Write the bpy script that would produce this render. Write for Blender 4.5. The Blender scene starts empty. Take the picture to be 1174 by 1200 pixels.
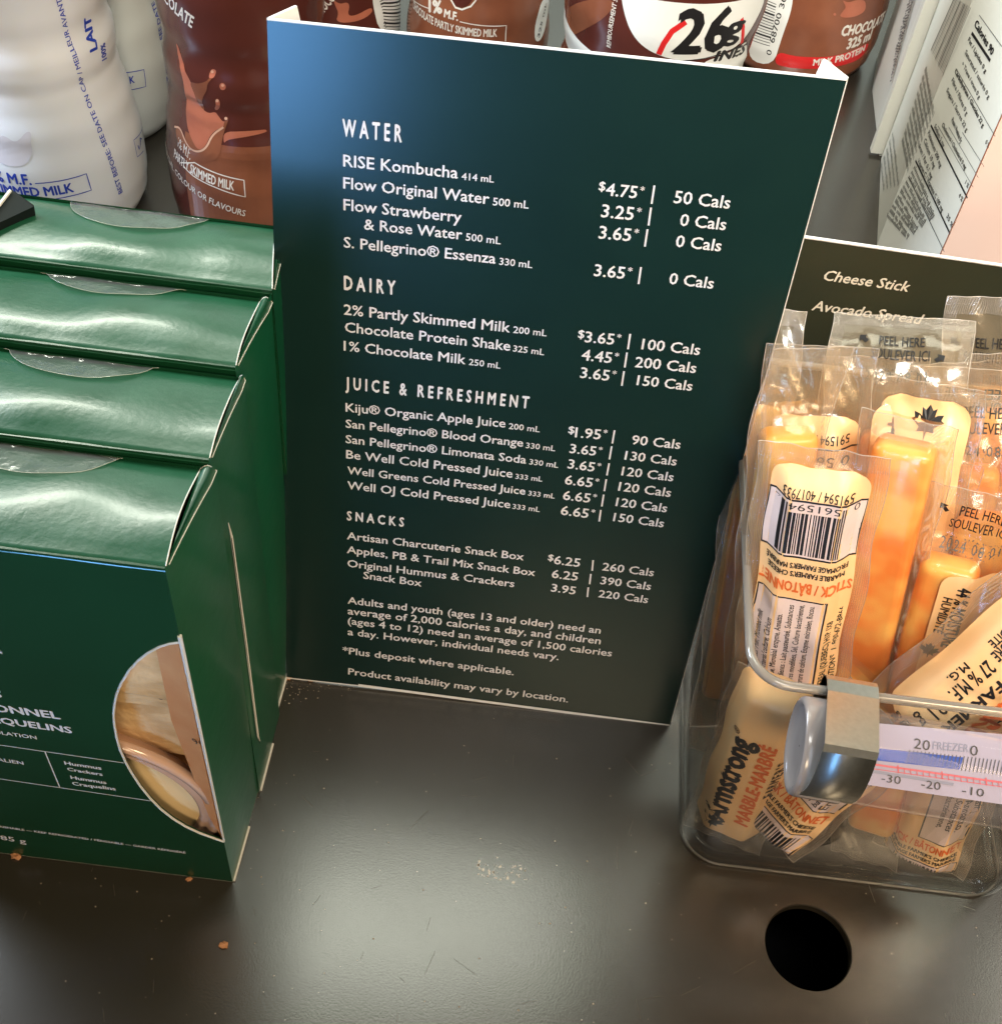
import bpy, bmesh, math, random
from mathutils import Vector, Matrix
from mathutils.geometry import tessellate_polygon
random.seed(7)
S = 0.008                      # metres per working unit
sc = bpy.context.scene
C = sc.collection

# ------------------------------------------------------------------ camera
F, PITCH, ROLL, CAMH = 1449.98, 0.8771, 0.1239, 39.1154
fw = Vector((0, math.cos(PITCH), -math.sin(PITCH)))
rt0 = Vector((1, 0, 0)); up0 = rt0.cross(fw)
rt = rt0 * math.cos(ROLL) + up0 * math.sin(ROLL)
up = up0 * math.cos(ROLL) - rt0 * math.sin(ROLL)
EYE = Vector((0, 0, CAMH))
cam = bpy.data.cameras.new('camera'); camo = bpy.data.objects.new('camera', cam); C.objects.link(camo)
M = Matrix((rt, up, -fw)).transposed().to_4x4(); M.translation = EYE * S
camo.matrix_world = M
cam.sensor_fit = 'AUTO'; cam.sensor_width = 36.0; cam.lens = F / 1200 * 36
cam.clip_start = 0.01; cam.clip_end = 50
sc.camera = camo

# ------------------------------------------------------------------ light
w = bpy.data.worlds.new('World'); sc.world = w; w.use_nodes = True
w.node_tree.nodes['Background'].inputs[0].default_value = (0.84, 0.82, 0.74, 1)
w.node_tree.nodes['Background'].inputs[1].default_value = 0.07
def area(name, loc, target, sx, sy, power, col):
    l = bpy.data.lights.new(name, 'AREA'); l.shape = 'RECTANGLE'; l.size = sx * S; l.size_y = sy * S
    l.energy = power; l.color = col
    o = bpy.data.objects.new(name, l); C.objects.link(o)
    o.location = Vector(loc) * S
    o.rotation_euler = (Vector(target) - Vector(loc)).to_track_quat('-Z', 'Y').to_euler()
    return o
area('case_strip_light', (-3, 36, 56), (-1, 18, 0), 24, 10, 0.38, (0.96, 1.0, 0.84))
area('case_strip_light_left', (-42, 46, 57), (-18, 18, 14), 44, 6, 2.0, (0.98, 1.0, 0.86))
wb = area('added_bottle_fill', (10, -8, 84), (14, 58, 4), 30, 12, .62, (1.0, 0.99, 0.93)); wb.data.spread = math.radians(50)  # added fill lamp, brightens the cartons and bottles at the back
area('case_strip_light_end', (52, 34, 56), (30, 16, 0), 18, 9, 0.3, (1.0, 0.98, 0.84))
area('added_lid_sheen_light', (-8, 66, 64), (-8, 16, 14), 80, 22, .95, (0.94, 1.0, 0.88))  # added panel light, lays a broad pale sheen on the box lids
area('aisle_lamp_warm', (36, -4, 60), (13, 24, 7), 18, 14, 1.45, (1.0, 0.74, 0.46))
area('added_front_fill', (12, -44, 52), (8, 20, 4), 24, 14, 1.8, (1.0, 0.76, 0.50))  # added warm fill from the front, for the low labels in the bin
wl = area('window_light_blue', (-28, -56, 10), (-6.5, 27, 22.5), 21, 24, .12, (0.17, 0.45, 0.95)); wl.data.spread = math.radians(28)
area('case_side_light', (-55, 42, 40), (-20, 48, 5), 20, 30, 3.6, (0.58, 0.72, 1.0))
area('added_back_wall_light', (10, 92, 62), (10, 118, 30), 110, 16, 5.0, (0.92, 1.0, 0.90))  # added light on the back wall, for the grey-green shelf reflection
sc.cycles.transparent_max_bounces = 40; sc.cycles.max_bounces = 10
sc.view_settings.view_transform = 'Standard'; sc.view_settings.look = 'None'
sc.view_settings.exposure = 0.0; sc.view_settings.gamma = 1.0

# ------------------------------------------------------------------ maths
def ray(q):
    return (fw * F + rt * (q[0] - 587) - up * (q[1] - 600))
def on_plane(q, p0, n):
    d = ray(q); t = (Vector(p0) - EYE).dot(n) / d.dot(n); return EYE + d * t
def at_z(q, z=0.0): return on_plane(q, (0, 0, z), Vector((0, 0, 1)))
def at_y(q, y): return on_plane(q, (0, y, 0), Vector((0, 1, 0)))
def smooth(a, b, x):
    t = max(0.0, min(1.0, (x - a) / (b - a))); return t * t * (3 - 2 * t)

# ------------------------------------------------------------------ materials
MATS = {}
def nodes_of(name):
    m = bpy.data.materials.new(name); m.use_nodes = True; MATS[name] = m
    nt = m.node_tree; return m, nt, nt.nodes['Principled BSDF']
def N(nt, t, **kw):
    n = nt.nodes.new(t)
    for k, v in kw.items():
        if k in n.inputs: n.inputs[k].default_value = v
        else: setattr(n, k, v)
    return n
def mat(name, col, rough=0.5, metal=0.0, col2=None, nscale=30, namt=0.5, bump=0.0, bscale=400, spec=0.5, rvar=0.0, coat=0.0, trans=0.0, ior=1.45, sss=0.0, dist=1.0, detail=4, alpha=1.0):
    m, nt, p = nodes_of(name); L = nt.links
    p.inputs['Base Color'].default_value = (*col, 1); p.inputs['Roughness'].default_value = rough
    p.inputs['Metallic'].default_value = metal; p.inputs['Specular IOR Level'].default_value = spec
    p.inputs['Coat Weight'].default_value = coat; p.inputs['Coat Roughness'].default_value = 0.12
    p.inputs['Transmission Weight'].default_value = trans; p.inputs['IOR'].default_value = ior
    p.inputs['Alpha'].default_value = alpha
    if sss: p.inputs['Subsurface Weight'].default_value = sss; p.inputs['Subsurface Radius'].default_value = (0.006, 0.003, 0.0015); p.inputs['Subsurface Scale'].default_value = 1.0
    tc = N(nt, 'ShaderNodeTexCoord')
    if col2 or rvar:
        nz = N(nt, 'ShaderNodeTexNoise', Scale=nscale, Detail=detail); L.new(tc.outputs['Object'], nz.inputs['Vector'])
        if col2:
            rp = N(nt, 'ShaderNodeValToRGB'); L.new(nz.outputs['Fac'], rp.inputs['Fac'])
            rp.color_ramp.elements[0].position = 0.5 - namt / 2; rp.color_ramp.elements[0].color = (*col, 1)
            rp.color_ramp.elements[1].position = 0.5 + namt / 2; rp.color_ramp.elements[1].color = (*col2, 1)
            L.new(rp.outputs['Color'], p.inputs['Base Color'])
        if rvar:
            mr = N(nt, 'ShaderNodeMapRange'); mr.inputs['To Min'].default_value = rough - rvar; mr.inputs['To Max'].default_value = rough + rvar
            L.new(nz.outputs['Fac'], mr.inputs['Value']); L.new(mr.outputs['Result'], p.inputs['Roughness'])
    if bump:
        nb = N(nt, 'ShaderNodeTexNoise', Scale=bscale, Detail=3); L.new(tc.outputs['Object'], nb.inputs['Vector'])
        bp = N(nt, 'ShaderNodeBump', Strength=bump); bp.inputs['Distance'].default_value = 0.0004 * dist
        L.new(nb.outputs['Fac'], bp.inputs['Height']); L.new(bp.outputs['Normal'], p.inputs['Normal'])
    return m
def film(name, tint=(0.93, 0.92, 0.9), haze=0.10, gloss=0.10, rough=0.12, hazecol=(0.8, 0.78, 0.74), bump=0.25, bscale=120, crimp=False, base=0.04):
    m = bpy.data.materials.new(name); m.use_nodes = True; MATS[name] = m
    nt = m.node_tree; L = nt.links
    nt.nodes.remove(nt.nodes['Principled BSDF']); out = nt.nodes['Material Output']
    tr = N(nt, 'ShaderNodeBsdfTransparent'); tr.inputs['Color'].default_value = (*tint, 1)
    df = N(nt, 'ShaderNodeBsdfDiffuse'); df.inputs['Color'].default_value = (*hazecol, 1)
    gl = N(nt, 'ShaderNodeBsdfGlossy'); gl.inputs['Roughness'].default_value = rough
    lw = N(nt, 'ShaderNodeLayerWeight', Blend=0.25)
    tc = N(nt, 'ShaderNodeTexCoord')
    nb = N(nt, 'ShaderNodeTexNoise', Scale=bscale, Detail=3); L.new(tc.outputs['Object'], nb.inputs['Vector'])
    h = nb.outputs['Fac']
    if crimp:
        ck = N(nt, 'ShaderNodeTexChecker', Scale=900); mp = N(nt, 'ShaderNodeMapping'); mp.inputs['Rotation'].default_value = (0, 0.78, 0)
        mp.inputs['Location'].default_value = (0.0, 0.0003, 0.0)
        L.new(tc.outputs['Object'], mp.inputs['Vector']); 
        wv = N(nt, 'ShaderNodeTexWave', Scale=900); L.new(mp.outputs['Vector'], wv.inputs['Vector']); h = wv.outputs['Fac']
    bp = N(nt, 'ShaderNodeBump', Strength=bump); bp.inputs['Distance'].default_value = 0.0008
    L.new(h, bp.inputs['Height'])
    for n in (df, gl, lw): L.new(bp.outputs['Normal'], n.inputs['Normal'])
    mu = N(nt, 'ShaderNodeMath', operation='MULTIPLY_ADD'); L.new(lw.outputs['Fresnel'], mu.inputs[0]); mu.inputs[1].default_value = gloss * 6; mu.inputs[2].default_value = base; mu.use_clamp = True
    m1 = N(nt, 'ShaderNodeMixShader'); m1.inputs[0].default_value = haze; L.new(tr.outputs[0], m1.inputs[1]); L.new(df.outputs[0], m1.inputs[2])
    if crimp:
        mm = N(nt, 'ShaderNodeMath', operation='MULTIPLY'); mm.inputs[1].default_value = haze * 2; L.new(h, mm.inputs[0]); L.new(mm.outputs[0], m1.inputs[0])
    m2 = N(nt, 'ShaderNodeMixShader'); L.new(mu.outputs[0], m2.inputs[0]); L.new(m1.outputs[0], m2.inputs[1]); L.new(gl.outputs[0], m2.inputs[2])
    L.new(m2.outputs[0], out.inputs['Surface'])
    return m

m_shelf = mat('shelf_coated_steel', (0.024, 0.020, 0.014), 0.245, 0.0, (0.034, 0.028, 0.020), 14, 0.6, 0.3, 1700, spec=0.9, ior=1.62, rvar=0.045, dist=0.13)
m_void = mat('shade_black', (0.002, 0.002, 0.002), 0.9)  # black standing in for shade, below the hole and in the flap gap
m_card = mat('menu_print_green', (0.005, 0.018, 0.015), 0.23, col2=(0.006, 0.021, 0.017), nscale=60, bump=0.25, bscale=2600, spec=0.32, dist=.07)
m_white = mat("white_board", (0.72, 0.71, 0.68), 0.6, col2=(0.72, 0.70, 0.67), nscale=200)
m_ink = mat('print_white', (0.68, 0.64, 0.61), 0.5)
m_sign = mat('sign_print_olive', (0.020, 0.024, 0.014), 0.36, col2=(0.028, 0.030, 0.016), nscale=40, bump=0.15, bscale=700)
m_signink = mat('sign_print_cream', (0.62, 0.56, 0.45), 0.5)
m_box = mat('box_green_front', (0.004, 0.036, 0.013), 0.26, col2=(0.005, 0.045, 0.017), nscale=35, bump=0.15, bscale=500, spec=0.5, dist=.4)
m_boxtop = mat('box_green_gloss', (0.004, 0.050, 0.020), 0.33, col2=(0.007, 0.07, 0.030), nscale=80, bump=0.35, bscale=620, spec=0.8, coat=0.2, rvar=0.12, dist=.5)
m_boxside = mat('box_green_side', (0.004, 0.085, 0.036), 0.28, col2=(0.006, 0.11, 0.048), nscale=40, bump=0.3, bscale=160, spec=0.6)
m_cut = mat('paper_cut_edge', (0.62, 0.61, 0.55), 0.6)
m_kraft = mat('kraft_inside', (0.56, 0.22, 0.07), 0.6, col2=(0.66, 0.32, 0.13), nscale=110, bump=.5, bscale=200)
m_seal = film('clear_seal_film', (0.90, 0.94, 0.90), 0.06, 0.10, 0.22, bump=1.0, bscale=170, base=.10)
m_pack = mat('cracker_pack_tan', (0.60, 0.36, 0.15), 0.4, col2=(0.84, 0.60, 0.32), nscale=130, namt=.35, bump=0.9, bscale=220, dist=2.5, coat=0.2)
m_seed = mat('seed_fleck', (0.12, 0.06, 0.03), 0.6)
m_tub = mat('tub_plastic', (0.66, 0.44, 0.33), 0.15, spec=0.8, coat=0.5, alpha=0.9)
m_hummus = mat('hummus_cream', (0.90, 0.64, 0.32), 0.4, col2=(0.92, 0.70, 0.38), nscale=70, bump=0.4, bscale=90)
m_milk = mat('bottle_milk_white', (0.74, 0.74, 0.74), 0.28, col2=(0.80, 0.79, 0.79), nscale=25, bump=0.15, bscale=60, spec=0.6, sss=0.05)
m_milk2 = mat('bottle_milk_cream', (0.70, 0.72, 0.66), 0.3, col2=(0.77, 0.78, 0.72), nscale=25, bump=0.12, bscale=60, spec=0.6)
m_mauve = mat('label_pale_mauve', (0.66, 0.62, 0.64), 0.32)  # pale mauve of the printed splash
m_blue = mat('print_blue', (0.020, 0.055, 0.42), 0.4)
m_choc = mat('label_dark_chocolate', (0.075, 0.018, 0.013), 0.22, col2=(0.100, 0.024, 0.017), nscale=35, bump=0.12, bscale=70, spec=0.6, coat=0.3)
m_choc2 = mat('label_milk_chocolate', (0.16, 0.052, 0.027), 0.25, col2=(0.26, 0.085, 0.04), nscale=38, namt=0.35, bump=0.1, bscale=70, spec=0.6, coat=0.3)
m_splash = mat('print_splash_light', (0.46, 0.15, 0.085), 0.3, col2=(0.36, 0.10, 0.055), nscale=90)
m_splash2 = mat('print_splash_cream', (0.62, 0.36, 0.24), 0.3)
m_cream = mat('print_cream', (0.72, 0.66, 0.58), 0.4)
m_red = mat('print_red', (0.62, 0.018, 0.018), 0.35)
m_black = mat('print_black', (0.012, 0.011, 0.012), 0.45)
m_gray = mat('print_gray', (0.11, 0.105, 0.09), 0.5)
m_labelwhite = mat('label_white', (0.74, 0.74, 0.70), 0.35)
m_carton = mat('carton_white', (0.70, 0.68, 0.58), 0.38, col2=(0.76, 0.74, 0.65), nscale=20, bump=0.15, bscale=90)
m_pink = mat('carton_pink', (0.88, 0.62, 0.54), 0.4, col2=(0.90, 0.68, 0.60), nscale=20)
m_blue_cap = mat('cap_plastic_blue', (0.02, 0.06, 0.40), 0.35)
m_dark_cap = mat('cap_plastic_brown', (0.05, 0.015, 0.01), 0.35)
m_film = film('wrapper_film', (0.99, 0.965, 0.92), 0.06, 0.04, 0.17, (0.95, 0.74, 0.50), 0.42, 150, base=.035)
m_crimp = film('wrapper_crimp', (0.97, 0.96, 0.94), 0.10, 0.08, 0.2, (0.90, 0.80, 0.70), 0.5, 120, crimp=True)
m_edge = film('wrapper_edge', (0.93, 0.9, 0.86), 0.30, 0.12, 0.2, (0.92, 0.84, 0.74))
m_clabel = mat('cheese_label_cream', (0.92, 0.53, 0.24), 0.32, col2=(0.92, 0.62, 0.32), nscale=70, bump=0.2, bscale=90, dist=2)
m_corange = mat('cheese_label_orange', (0.78, 0.16, 0.035), 0.4)
m_cpanel = mat('cheese_label_panel', (0.76, 0.60, 0.56), 0.32, bump=0.2, bscale=90, dist=2)
m_cheese = mat('marbled_cheese', (0.88, 0.24, 0.02), 0.28, col2=(0.92, 0.50, 0.11), nscale=70, namt=0.16, bump=0.2, bscale=120, spec=0.5, coat=0.25, sss=0.05, detail=2.2)
m_cheese2 = mat('marbled_cheese_pale', (0.90, 0.36, 0.05), 0.28, col2=(0.93, 0.57, 0.16), nscale=62, namt=0.2, bump=0.2, bscale=120, spec=0.5, coat=0.25, sss=0.05, detail=2.2)
m_acryl = film('bin_clear_acrylic', (0.95, 0.95, 0.93), 0.012, 0.10, 0.05, (0.8, 0.8, 0.78), 0.08, 14, base=0.012)
m_floor = film('bin_floor_acrylic', (0.72, 0.68, 0.62), 0.01, 0.02, 0.12, (0.5, 0.45, 0.4), 0.08, 14, base=0.012)
m_rim = mat('bin_rim_acrylic', (0.40, 0.37, 0.33), 0.10, coat=.5, trans=0.55, ior=1.49, spec=0.6)
m_steel = mat('clip_steel', (0.60, 0.61, 0.57), 0.34, 1.0, col2=(0.52, 0.53, 0.49), nscale=900, bump=0.12, bscale=1500, dist=.3)
m_tube = film('thermometer_tube_clear', (0.94, 0.92, 0.94), 0.05, 0.03, 0.08, (0.8, 0.8, 0.85), 0.05, 20, base=.004)
m_cap = mat('thermometer_cap_frosted', (0.24, 0.21, 0.20), 0.22, coat=0.3, bump=0.3, bscale=200)
m_scale = mat('thermometer_scale_lilac', (0.42, 0.40, 0.52), 0.5, spec=.1)
m_scaleblue = mat('thermometer_scale_blue', (0.012, 0.07, 0.44), 0.5, spec=.1)
m_redink = mat('thermometer_red_ink', (0.62, 0.10, 0.14), 0.4)
m_crumb = mat('crumb_orange', (0.34, 0.13, 0.05), 0.7, col2=(0.48, 0.24, 0.11), nscale=300)
m_darkcard = mat('dark_card', (0.006, 0.010, 0.010), 0.5, spec=.2)

# ------------------------------------------------------------------ objects
def tag(o, label=None, cat=None, group=None, kind=None):
    if label: o['label'] = label
    if cat: o['category'] = cat
    if group: o['group'] = group
    if kind: o['kind'] = kind
    return o
def empty(name, loc, label, cat, group=None, matrix=None):
    o = bpy.data.objects.new(name, None); C.objects.link(o); o.empty_display_size = 0.01
    if matrix is not None: o.matrix_world = matrix
    else: o.location = Vector(loc) * S
    o['org'] = [float(x) for x in (Vector(loc) if matrix is None else Vector((0, 0, 0)))]
    return tag(o, label, cat, group)
def mk(name, V, Fc, m, parent=None, smooth_=False, mats=None, fmat=None, org=None):
    """V in working units: world for normal things (parent's origin is subtracted), local for matrix things"""
    if org is None: org = Vector(parent['org']) if (parent is not None and 'org' in parent) else Vector((0, 0, 0))
    me = bpy.data.meshes.new(name)
    me.from_pydata([tuple((Vector(v) - org) * S) for v in V], [], Fc); me.update()
    for mm in (mats or [m]): me.materials.append(mm)
    if fmat:
        for i, p in enumerate(me.polygons): p.material_index = fmat[i]
    if smooth_:
        for p in me.polygons: p.use_smooth = True
    o = bpy.data.objects.new(name, me); C.objects.link(o)
    if parent is not None:
        o.parent = parent; o['org'] = [float(x) for x in org]
    else: o['org'] = [0.0, 0.0, 0.0]
    return o
def struct(name, V, Fc, m, **k):
    o = mk(name, V, Fc, m, **k); o['kind'] = 'structure'; return o
class Acc:
    def __init__(s): s.V = []; s.F = []
    def add(s, V, Fc):
        b = len(s.V); s.V += [Vector(v) for v in V]; s.F += [tuple(i + b for i in f) for f in Fc]
    def mk(s, name, m, parent=None, **k): return mk(name, s.V, s.F, m, parent, **k)
def box_vf(a, b):
    x0, y0, z0 = a; x1, y1, z1 = b
    V = [(x0, y0, z0), (x1, y0, z0), (x1, y1, z0), (x0, y1, z0), (x0, y0, z1), (x1, y0, z1), (x1, y1, z1), (x0, y1, z1)]
    return V, [(0, 3, 2, 1), (4, 5, 6, 7), (0, 1, 5, 4), (1, 2, 6, 5), (2, 3, 7, 6), (3, 0, 4, 7)]
def tube_vf(pts, r, n=8, closed=False):
    pts = [Vector(p) for p in pts]; V = []; Fc = []; m = len(pts)
    nrm = None
    for i, p in enumerate(pts):
        a = pts[(i - 1) % m] if (closed or i > 0) else p; b = pts[(i + 1) % m] if (closed or i < m - 1) else p
        t = (b - a).normalized()
        if nrm is None:
            nrm = t.orthogonal().normalized()
        nrm = (nrm - t * nrm.dot(t)).normalized(); bn = t.cross(nrm)
        rr = r[i] if isinstance(r, (list, tuple)) else r
        for k in range(n):
            A = 2 * math.pi * k / n; V.append(p + (nrm * math.cos(A) + bn * math.sin(A)) * rr)
    for i in range(m if closed else m - 1):
        for k in range(n):
            j = (i + 1) % m
            Fc.append((i * n + k, i * n + (k + 1) % n, j * n + (k + 1) % n, j * n + k))
    if not closed:
        Fc.append(tuple(range(n - 1, -1, -1))); Fc.append(tuple((m - 1) * n + k for k in range(n)))
    return V, Fc
def slab_vf(poly, n, t):
    """extrude a planar polygon (list of points) by t against its normal n"""
    P = [Vector(p) for p in poly]; k = len(P); n = Vector(n)
    tri = tessellate_polygon([P])
    a, b, c = tri[0]
    flip = (P[b] - P[a]).cross(P[c] - P[a]).dot(n) < 0
    Fc = [tuple(reversed(f)) if flip else tuple(f) for f in tri]
    Fc += [tuple(reversed([i + k for i in f])) for f in Fc]
    for i in range(k):
        j = (i + 1) % k; Fc.append((i, j, j + k, i + k))
    return P + [p - n * t for p in P], Fc

# ---- lettering
CAP = 0.70
def proj(P):
    d = Vector(P) - EYE; z = d.dot(fw); return Vector((587 + F * d.dot(rt) / z, 600 - F * d.dot(up) / z))
TC = {}
def text2d(s, bold=0.0, space=1.0, res=2):
    key = (s, bold, space, res)
    if key in TC: return TC[key]
    cu = bpy.data.curves.new('t', 'FONT'); cu.body = s; cu.size = 1.0; cu.space_character = space; cu.resolution_u = res; cu.fill_mode = 'FRONT'
    o = bpy.data.objects.new('t', cu); C.objects.link(o)
    dg = bpy.context.evaluated_depsgraph_get(); dg.update()
    me = bpy.data.meshes.new_from_object(o.evaluated_get(dg))
    V = [(v.co.x, v.co.y) for v in me.vertices]; Fc = [tuple(p.vertices) for p in me.polygons]
    bpy.data.objects.remove(o); bpy.data.curves.remove(cu); bpy.data.meshes.remove(me)
    if not V: V = [(0, 0)]
    x0 = min(v[0] for v in V); x1 = max(v[0] for v in V)
    V = [(v[0] - x0, v[1]) for v in V]
    if bold:
        n = len(V); F0 = list(Fc); V0 = list(V); V = []; Fc = []
        for k, (dx, dy) in enumerate(((-.5, 0), (.5, 0), (0, -.4), (0, .4))):
            V += [(x + dx * bold * 2.2, y + dy * bold * 2.2 + CAP * .0) for x, y in V0]; Fc += [tuple(i + k * n for i in f) for f in F0]
    TC[key] = (V, Fc, x1 - x0); return TC[key]
def line_text(acc, s, P0, P1, n, height=None, off=0.02, bold=0.0, space=1.0, shear=0.0, visible=None, stretch=1.0, hpx=None):
    """text from P0 to P1 on a plane of normal n; visible = trailing part that spans P0..P1"""
    V, Fc, wd = text2d(s, bold, space)
    d = (P1 - P0); ln = d.length; d = d.normalized(); u = Vector(n).cross(d).normalized()
    if visible:
        wv = text2d(visible, bold, space)[2]; sx = ln / wv; P0 = P1 - d * wd * sx
    else: sx = ln / wd
    if hpx:
        e = (proj(P0 + u * .1) - proj(P0)).length; height = hpx * .1 / e
    sy = (height / CAP) if height else sx * stretch
    q = len(V) // 4 if bold else len(V)
    acc.add([P0 + d * (x * sx + y * sy * shear) + u * y * sy + Vector(n) * (off + .0015 * (i // q)) for i, (x, y) in enumerate(V)], Fc)
    return d, u, sy
def strip(acc, P0, P1, n, wdt, off=0.02):
    P0 = Vector(P0); P1 = Vector(P1); d = (P1 - P0).normalized(); u = Vector(n).cross(d).normalized() * wdt / 2; o = Vector(n) * off
    acc.add([P0 - u + o, P1 - u + o, P1 + u + o, P0 + u + o], [(0, 1, 2, 3)])

CAP = max(v[1] for v in text2d('H')[0])

# ================================================================== SHELF
HX, HY, HR = 11.66, 15.89, 1.40
def shelf():
    V = []; Fc = []; n = 96
    X0, X1, Y0, Y1 = -60, 60, -10, 120
    q = 3.0
    # ring hole -> square
    sq = []
    for k in range(n):
        a = 2 * math.pi * k / n; c, s = math.cos(a), math.sin(a); mx = max(abs(c), abs(s)); sq.append((HX + q * c / mx, HY + q * s / mx))
    for k in range(n):
        a = 2 * math.pi * k / n; V.append((HX + (HR + .03) * math.cos(a), HY + (HR + .03) * math.sin(a), 0))
    for p in sq: V.append((p[0], p[1], 0))
    for k in range(n):
        a = 2 * math.pi * k / n; V.append((HX + HR * math.cos(a), HY + HR * math.sin(a), -.05))
    for k in range(n):
        a = 2 * math.pi * k / n; V.append((HX + HR * math.cos(a), HY + HR * math.sin(a), -.35))
    for k in range(n):
        j = (k + 1) % n
        Fc.append((k, n + k, n + j, j)); Fc.append((2 * n + k, k, j, 2 * n + j)); Fc.append((3 * n + k, 2 * n + k, 2 * n + j, 3 * n + j))
    b = len(V)
    xs = [X0, HX - q, HX + q, X1]; ys = [Y0, HY - q, HY + q, Y1]
    for y in ys:
        for x in xs: V.append((x, y, 0))
    for i in range(3):
        for j in range(3):
            if i == 1 and j == 1: continue
            Fc.append((b + j * 4 + i, b + j * 4 + i + 1, b + (j + 1) * 4 + i + 1, b + (j + 1) * 4 + i))
    return struct('shelf', V, Fc, m_shelf)
shelf_o = shelf()
vv, ff = box_vf((X := -60, -10, -14), (60, 120, -12))
o = struct('shade_box_below_shelf', [(HX - 12, HY - 12, -8), (HX + 12, HY - 12, -8), (HX + 12, HY + 12, -8), (HX - 12, HY + 12, -8),
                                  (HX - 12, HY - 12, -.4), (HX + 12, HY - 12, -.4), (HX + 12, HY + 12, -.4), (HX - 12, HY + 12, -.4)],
           [(0, 1, 2, 3), (0, 1, 5, 4), (1, 2, 6, 5), (2, 3, 7, 6), (3, 0, 4, 7)], m_void)  # added black box, its colour stands in for the dark below the hole
vv, ff = box_vf((-60, 120, 0), (60, 122, 80)); struct('back_wall', vv, ff, mat('cooler_wall_grey', (0.50, 0.53, 0.50), 0.5, bump=.1, bscale=80))
# white scuff flecks and fine scratches worn into the coating
a = Acc()
for i in range(60):
    px = 558 + 62 * random.random(); py = 1014 + (px - 558) * .15 + random.gauss(0, 5.5) + 4
    p = at_z((px, py)); s_ = .012 + .045 * random.random() ** 2; an = random.uniform(-.4, 1.9)
    pts = [p + Vector((math.cos(an + t) * s_ * random.uniform(.5, 1.4), math.sin(an + t) * s_ * random.uniform(.4, 1.6), .006)) for t in (0, 1.3, 2.6, 4.0, 5.2)]
    a.add(pts, [(0, 1, 2, 3, 4)])
a.mk('scuff_mark', m_white, shelf_o)
a = Acc()
for i in range(60):
    p = at_z((random.uniform(0, 1174), random.uniform(880, 1200))); an = random.uniform(0, 3.14); l = random.uniform(.1, .9)
    if (p - Vector((HX, HY, 0))).length < 2.4: continue
    strip(a, p, p + Vector((math.cos(an), math.sin(an), 0)) * l, Vector((0, 0, 1)), .012, .004)
a.mk('scratch_marks', mat('scratch_grey', (0.075, 0.065, 0.05), 0.3), shelf_o)

a = Acc()
for i in range(260):
    q = (random.uniform(0, 1174), random.uniform(820, 1200)) if i % 3 else (random.uniform(300, 420), random.gauss(806, 8))
    p = at_z(q); r_ = .010 + .022 * random.random() ** 2; k0 = random.uniform(0, 6)
    if (p - Vector((HX, HY, 0))).length < 1.6: continue
    a.add([p + Vector((math.cos(k0 + t) * r_ * random.uniform(.6, 1.6), math.sin(k0 + t) * r_, .006)) for t in (0, 1.3, 2.6, 4.0, 5.2)], [(0, 1, 2, 3, 4)])
o = a.mk('dust', mat('dust_specks', (0.30, 0.25, 0.19), 0.8), shelf_o); o['kind'] = 'stuff'

# ================================================================== MENU CARD
yaw, lean = 0.0077, 0.1774
CB = Vector((-6.9513, 23.378, 0)); cax = Vector((math.cos(yaw), math.sin(yaw), 0)); cn0 = Vector((-math.sin(yaw), math.cos(yaw), 0))
cup = Vector((0, 0, 1)) * math.cos(lean) + cn0 * math.sin(lean)
CN = cax.cross(cup)        # towards the viewer
def oncard(q): return on_plane(q, CB, CN)
card = empty('menu_card', CB, 'tall dark green menu card with white price lettering standing on the shelf', 'menu card')
TL, TR, BL, BR = (oncard(q) for q in ((313, 22), (992, 93), (336, 793), (784, 852)))
BL.z = max(BL.z, 0.02)
V = [BL, BR, TR, TL]; back = [p - CN * .10 for p in V]
mk('board', V + back, [(0, 1, 2, 3), (7, 6, 5, 4), (0, 4, 5, 1), (1, 5, 6, 2), (2, 6, 7, 3), (3, 7, 4, 0)], m_card, card, mats=[m_card, m_white], fmat=[0, 1, 1, 0, 1, 0])
a = Acc(); strip(a, oncard((336, 794)), oncard((420, 803)), CN, .05); strip(a, oncard((420, 802.5)), oncard((784, 850)), CN, .13); a.mk('bottom_edge', m_white, card)
a = Acc(); strip(a, TL, TR, CN, .06, .012); a.mk('top_edge', m_white, card)
def flap(q1, q2, sgn):
    # side return folded back from the card's edge
    T = TL if sgn < 0 else TR; B = BL if sgn < 0 else BR
    d = Vector((-sgn * .58, .75, 0))
    T0 = T - CN * .11; B0 = B - CN * .11
    up_ = (T0 - B0).normalized()
    pts = [B0, B0 + d, T0 + d - up_ * .35, T0 + d * .9 + up_ * .02, T0]
    n = up_.cross(d).normalized()
    V, Fc = slab_vf(pts, n, .08); return mk('side_flap', V, Fc, m_white, card)
flap(0, 0, -1); flap(0, 0, 1)

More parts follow.
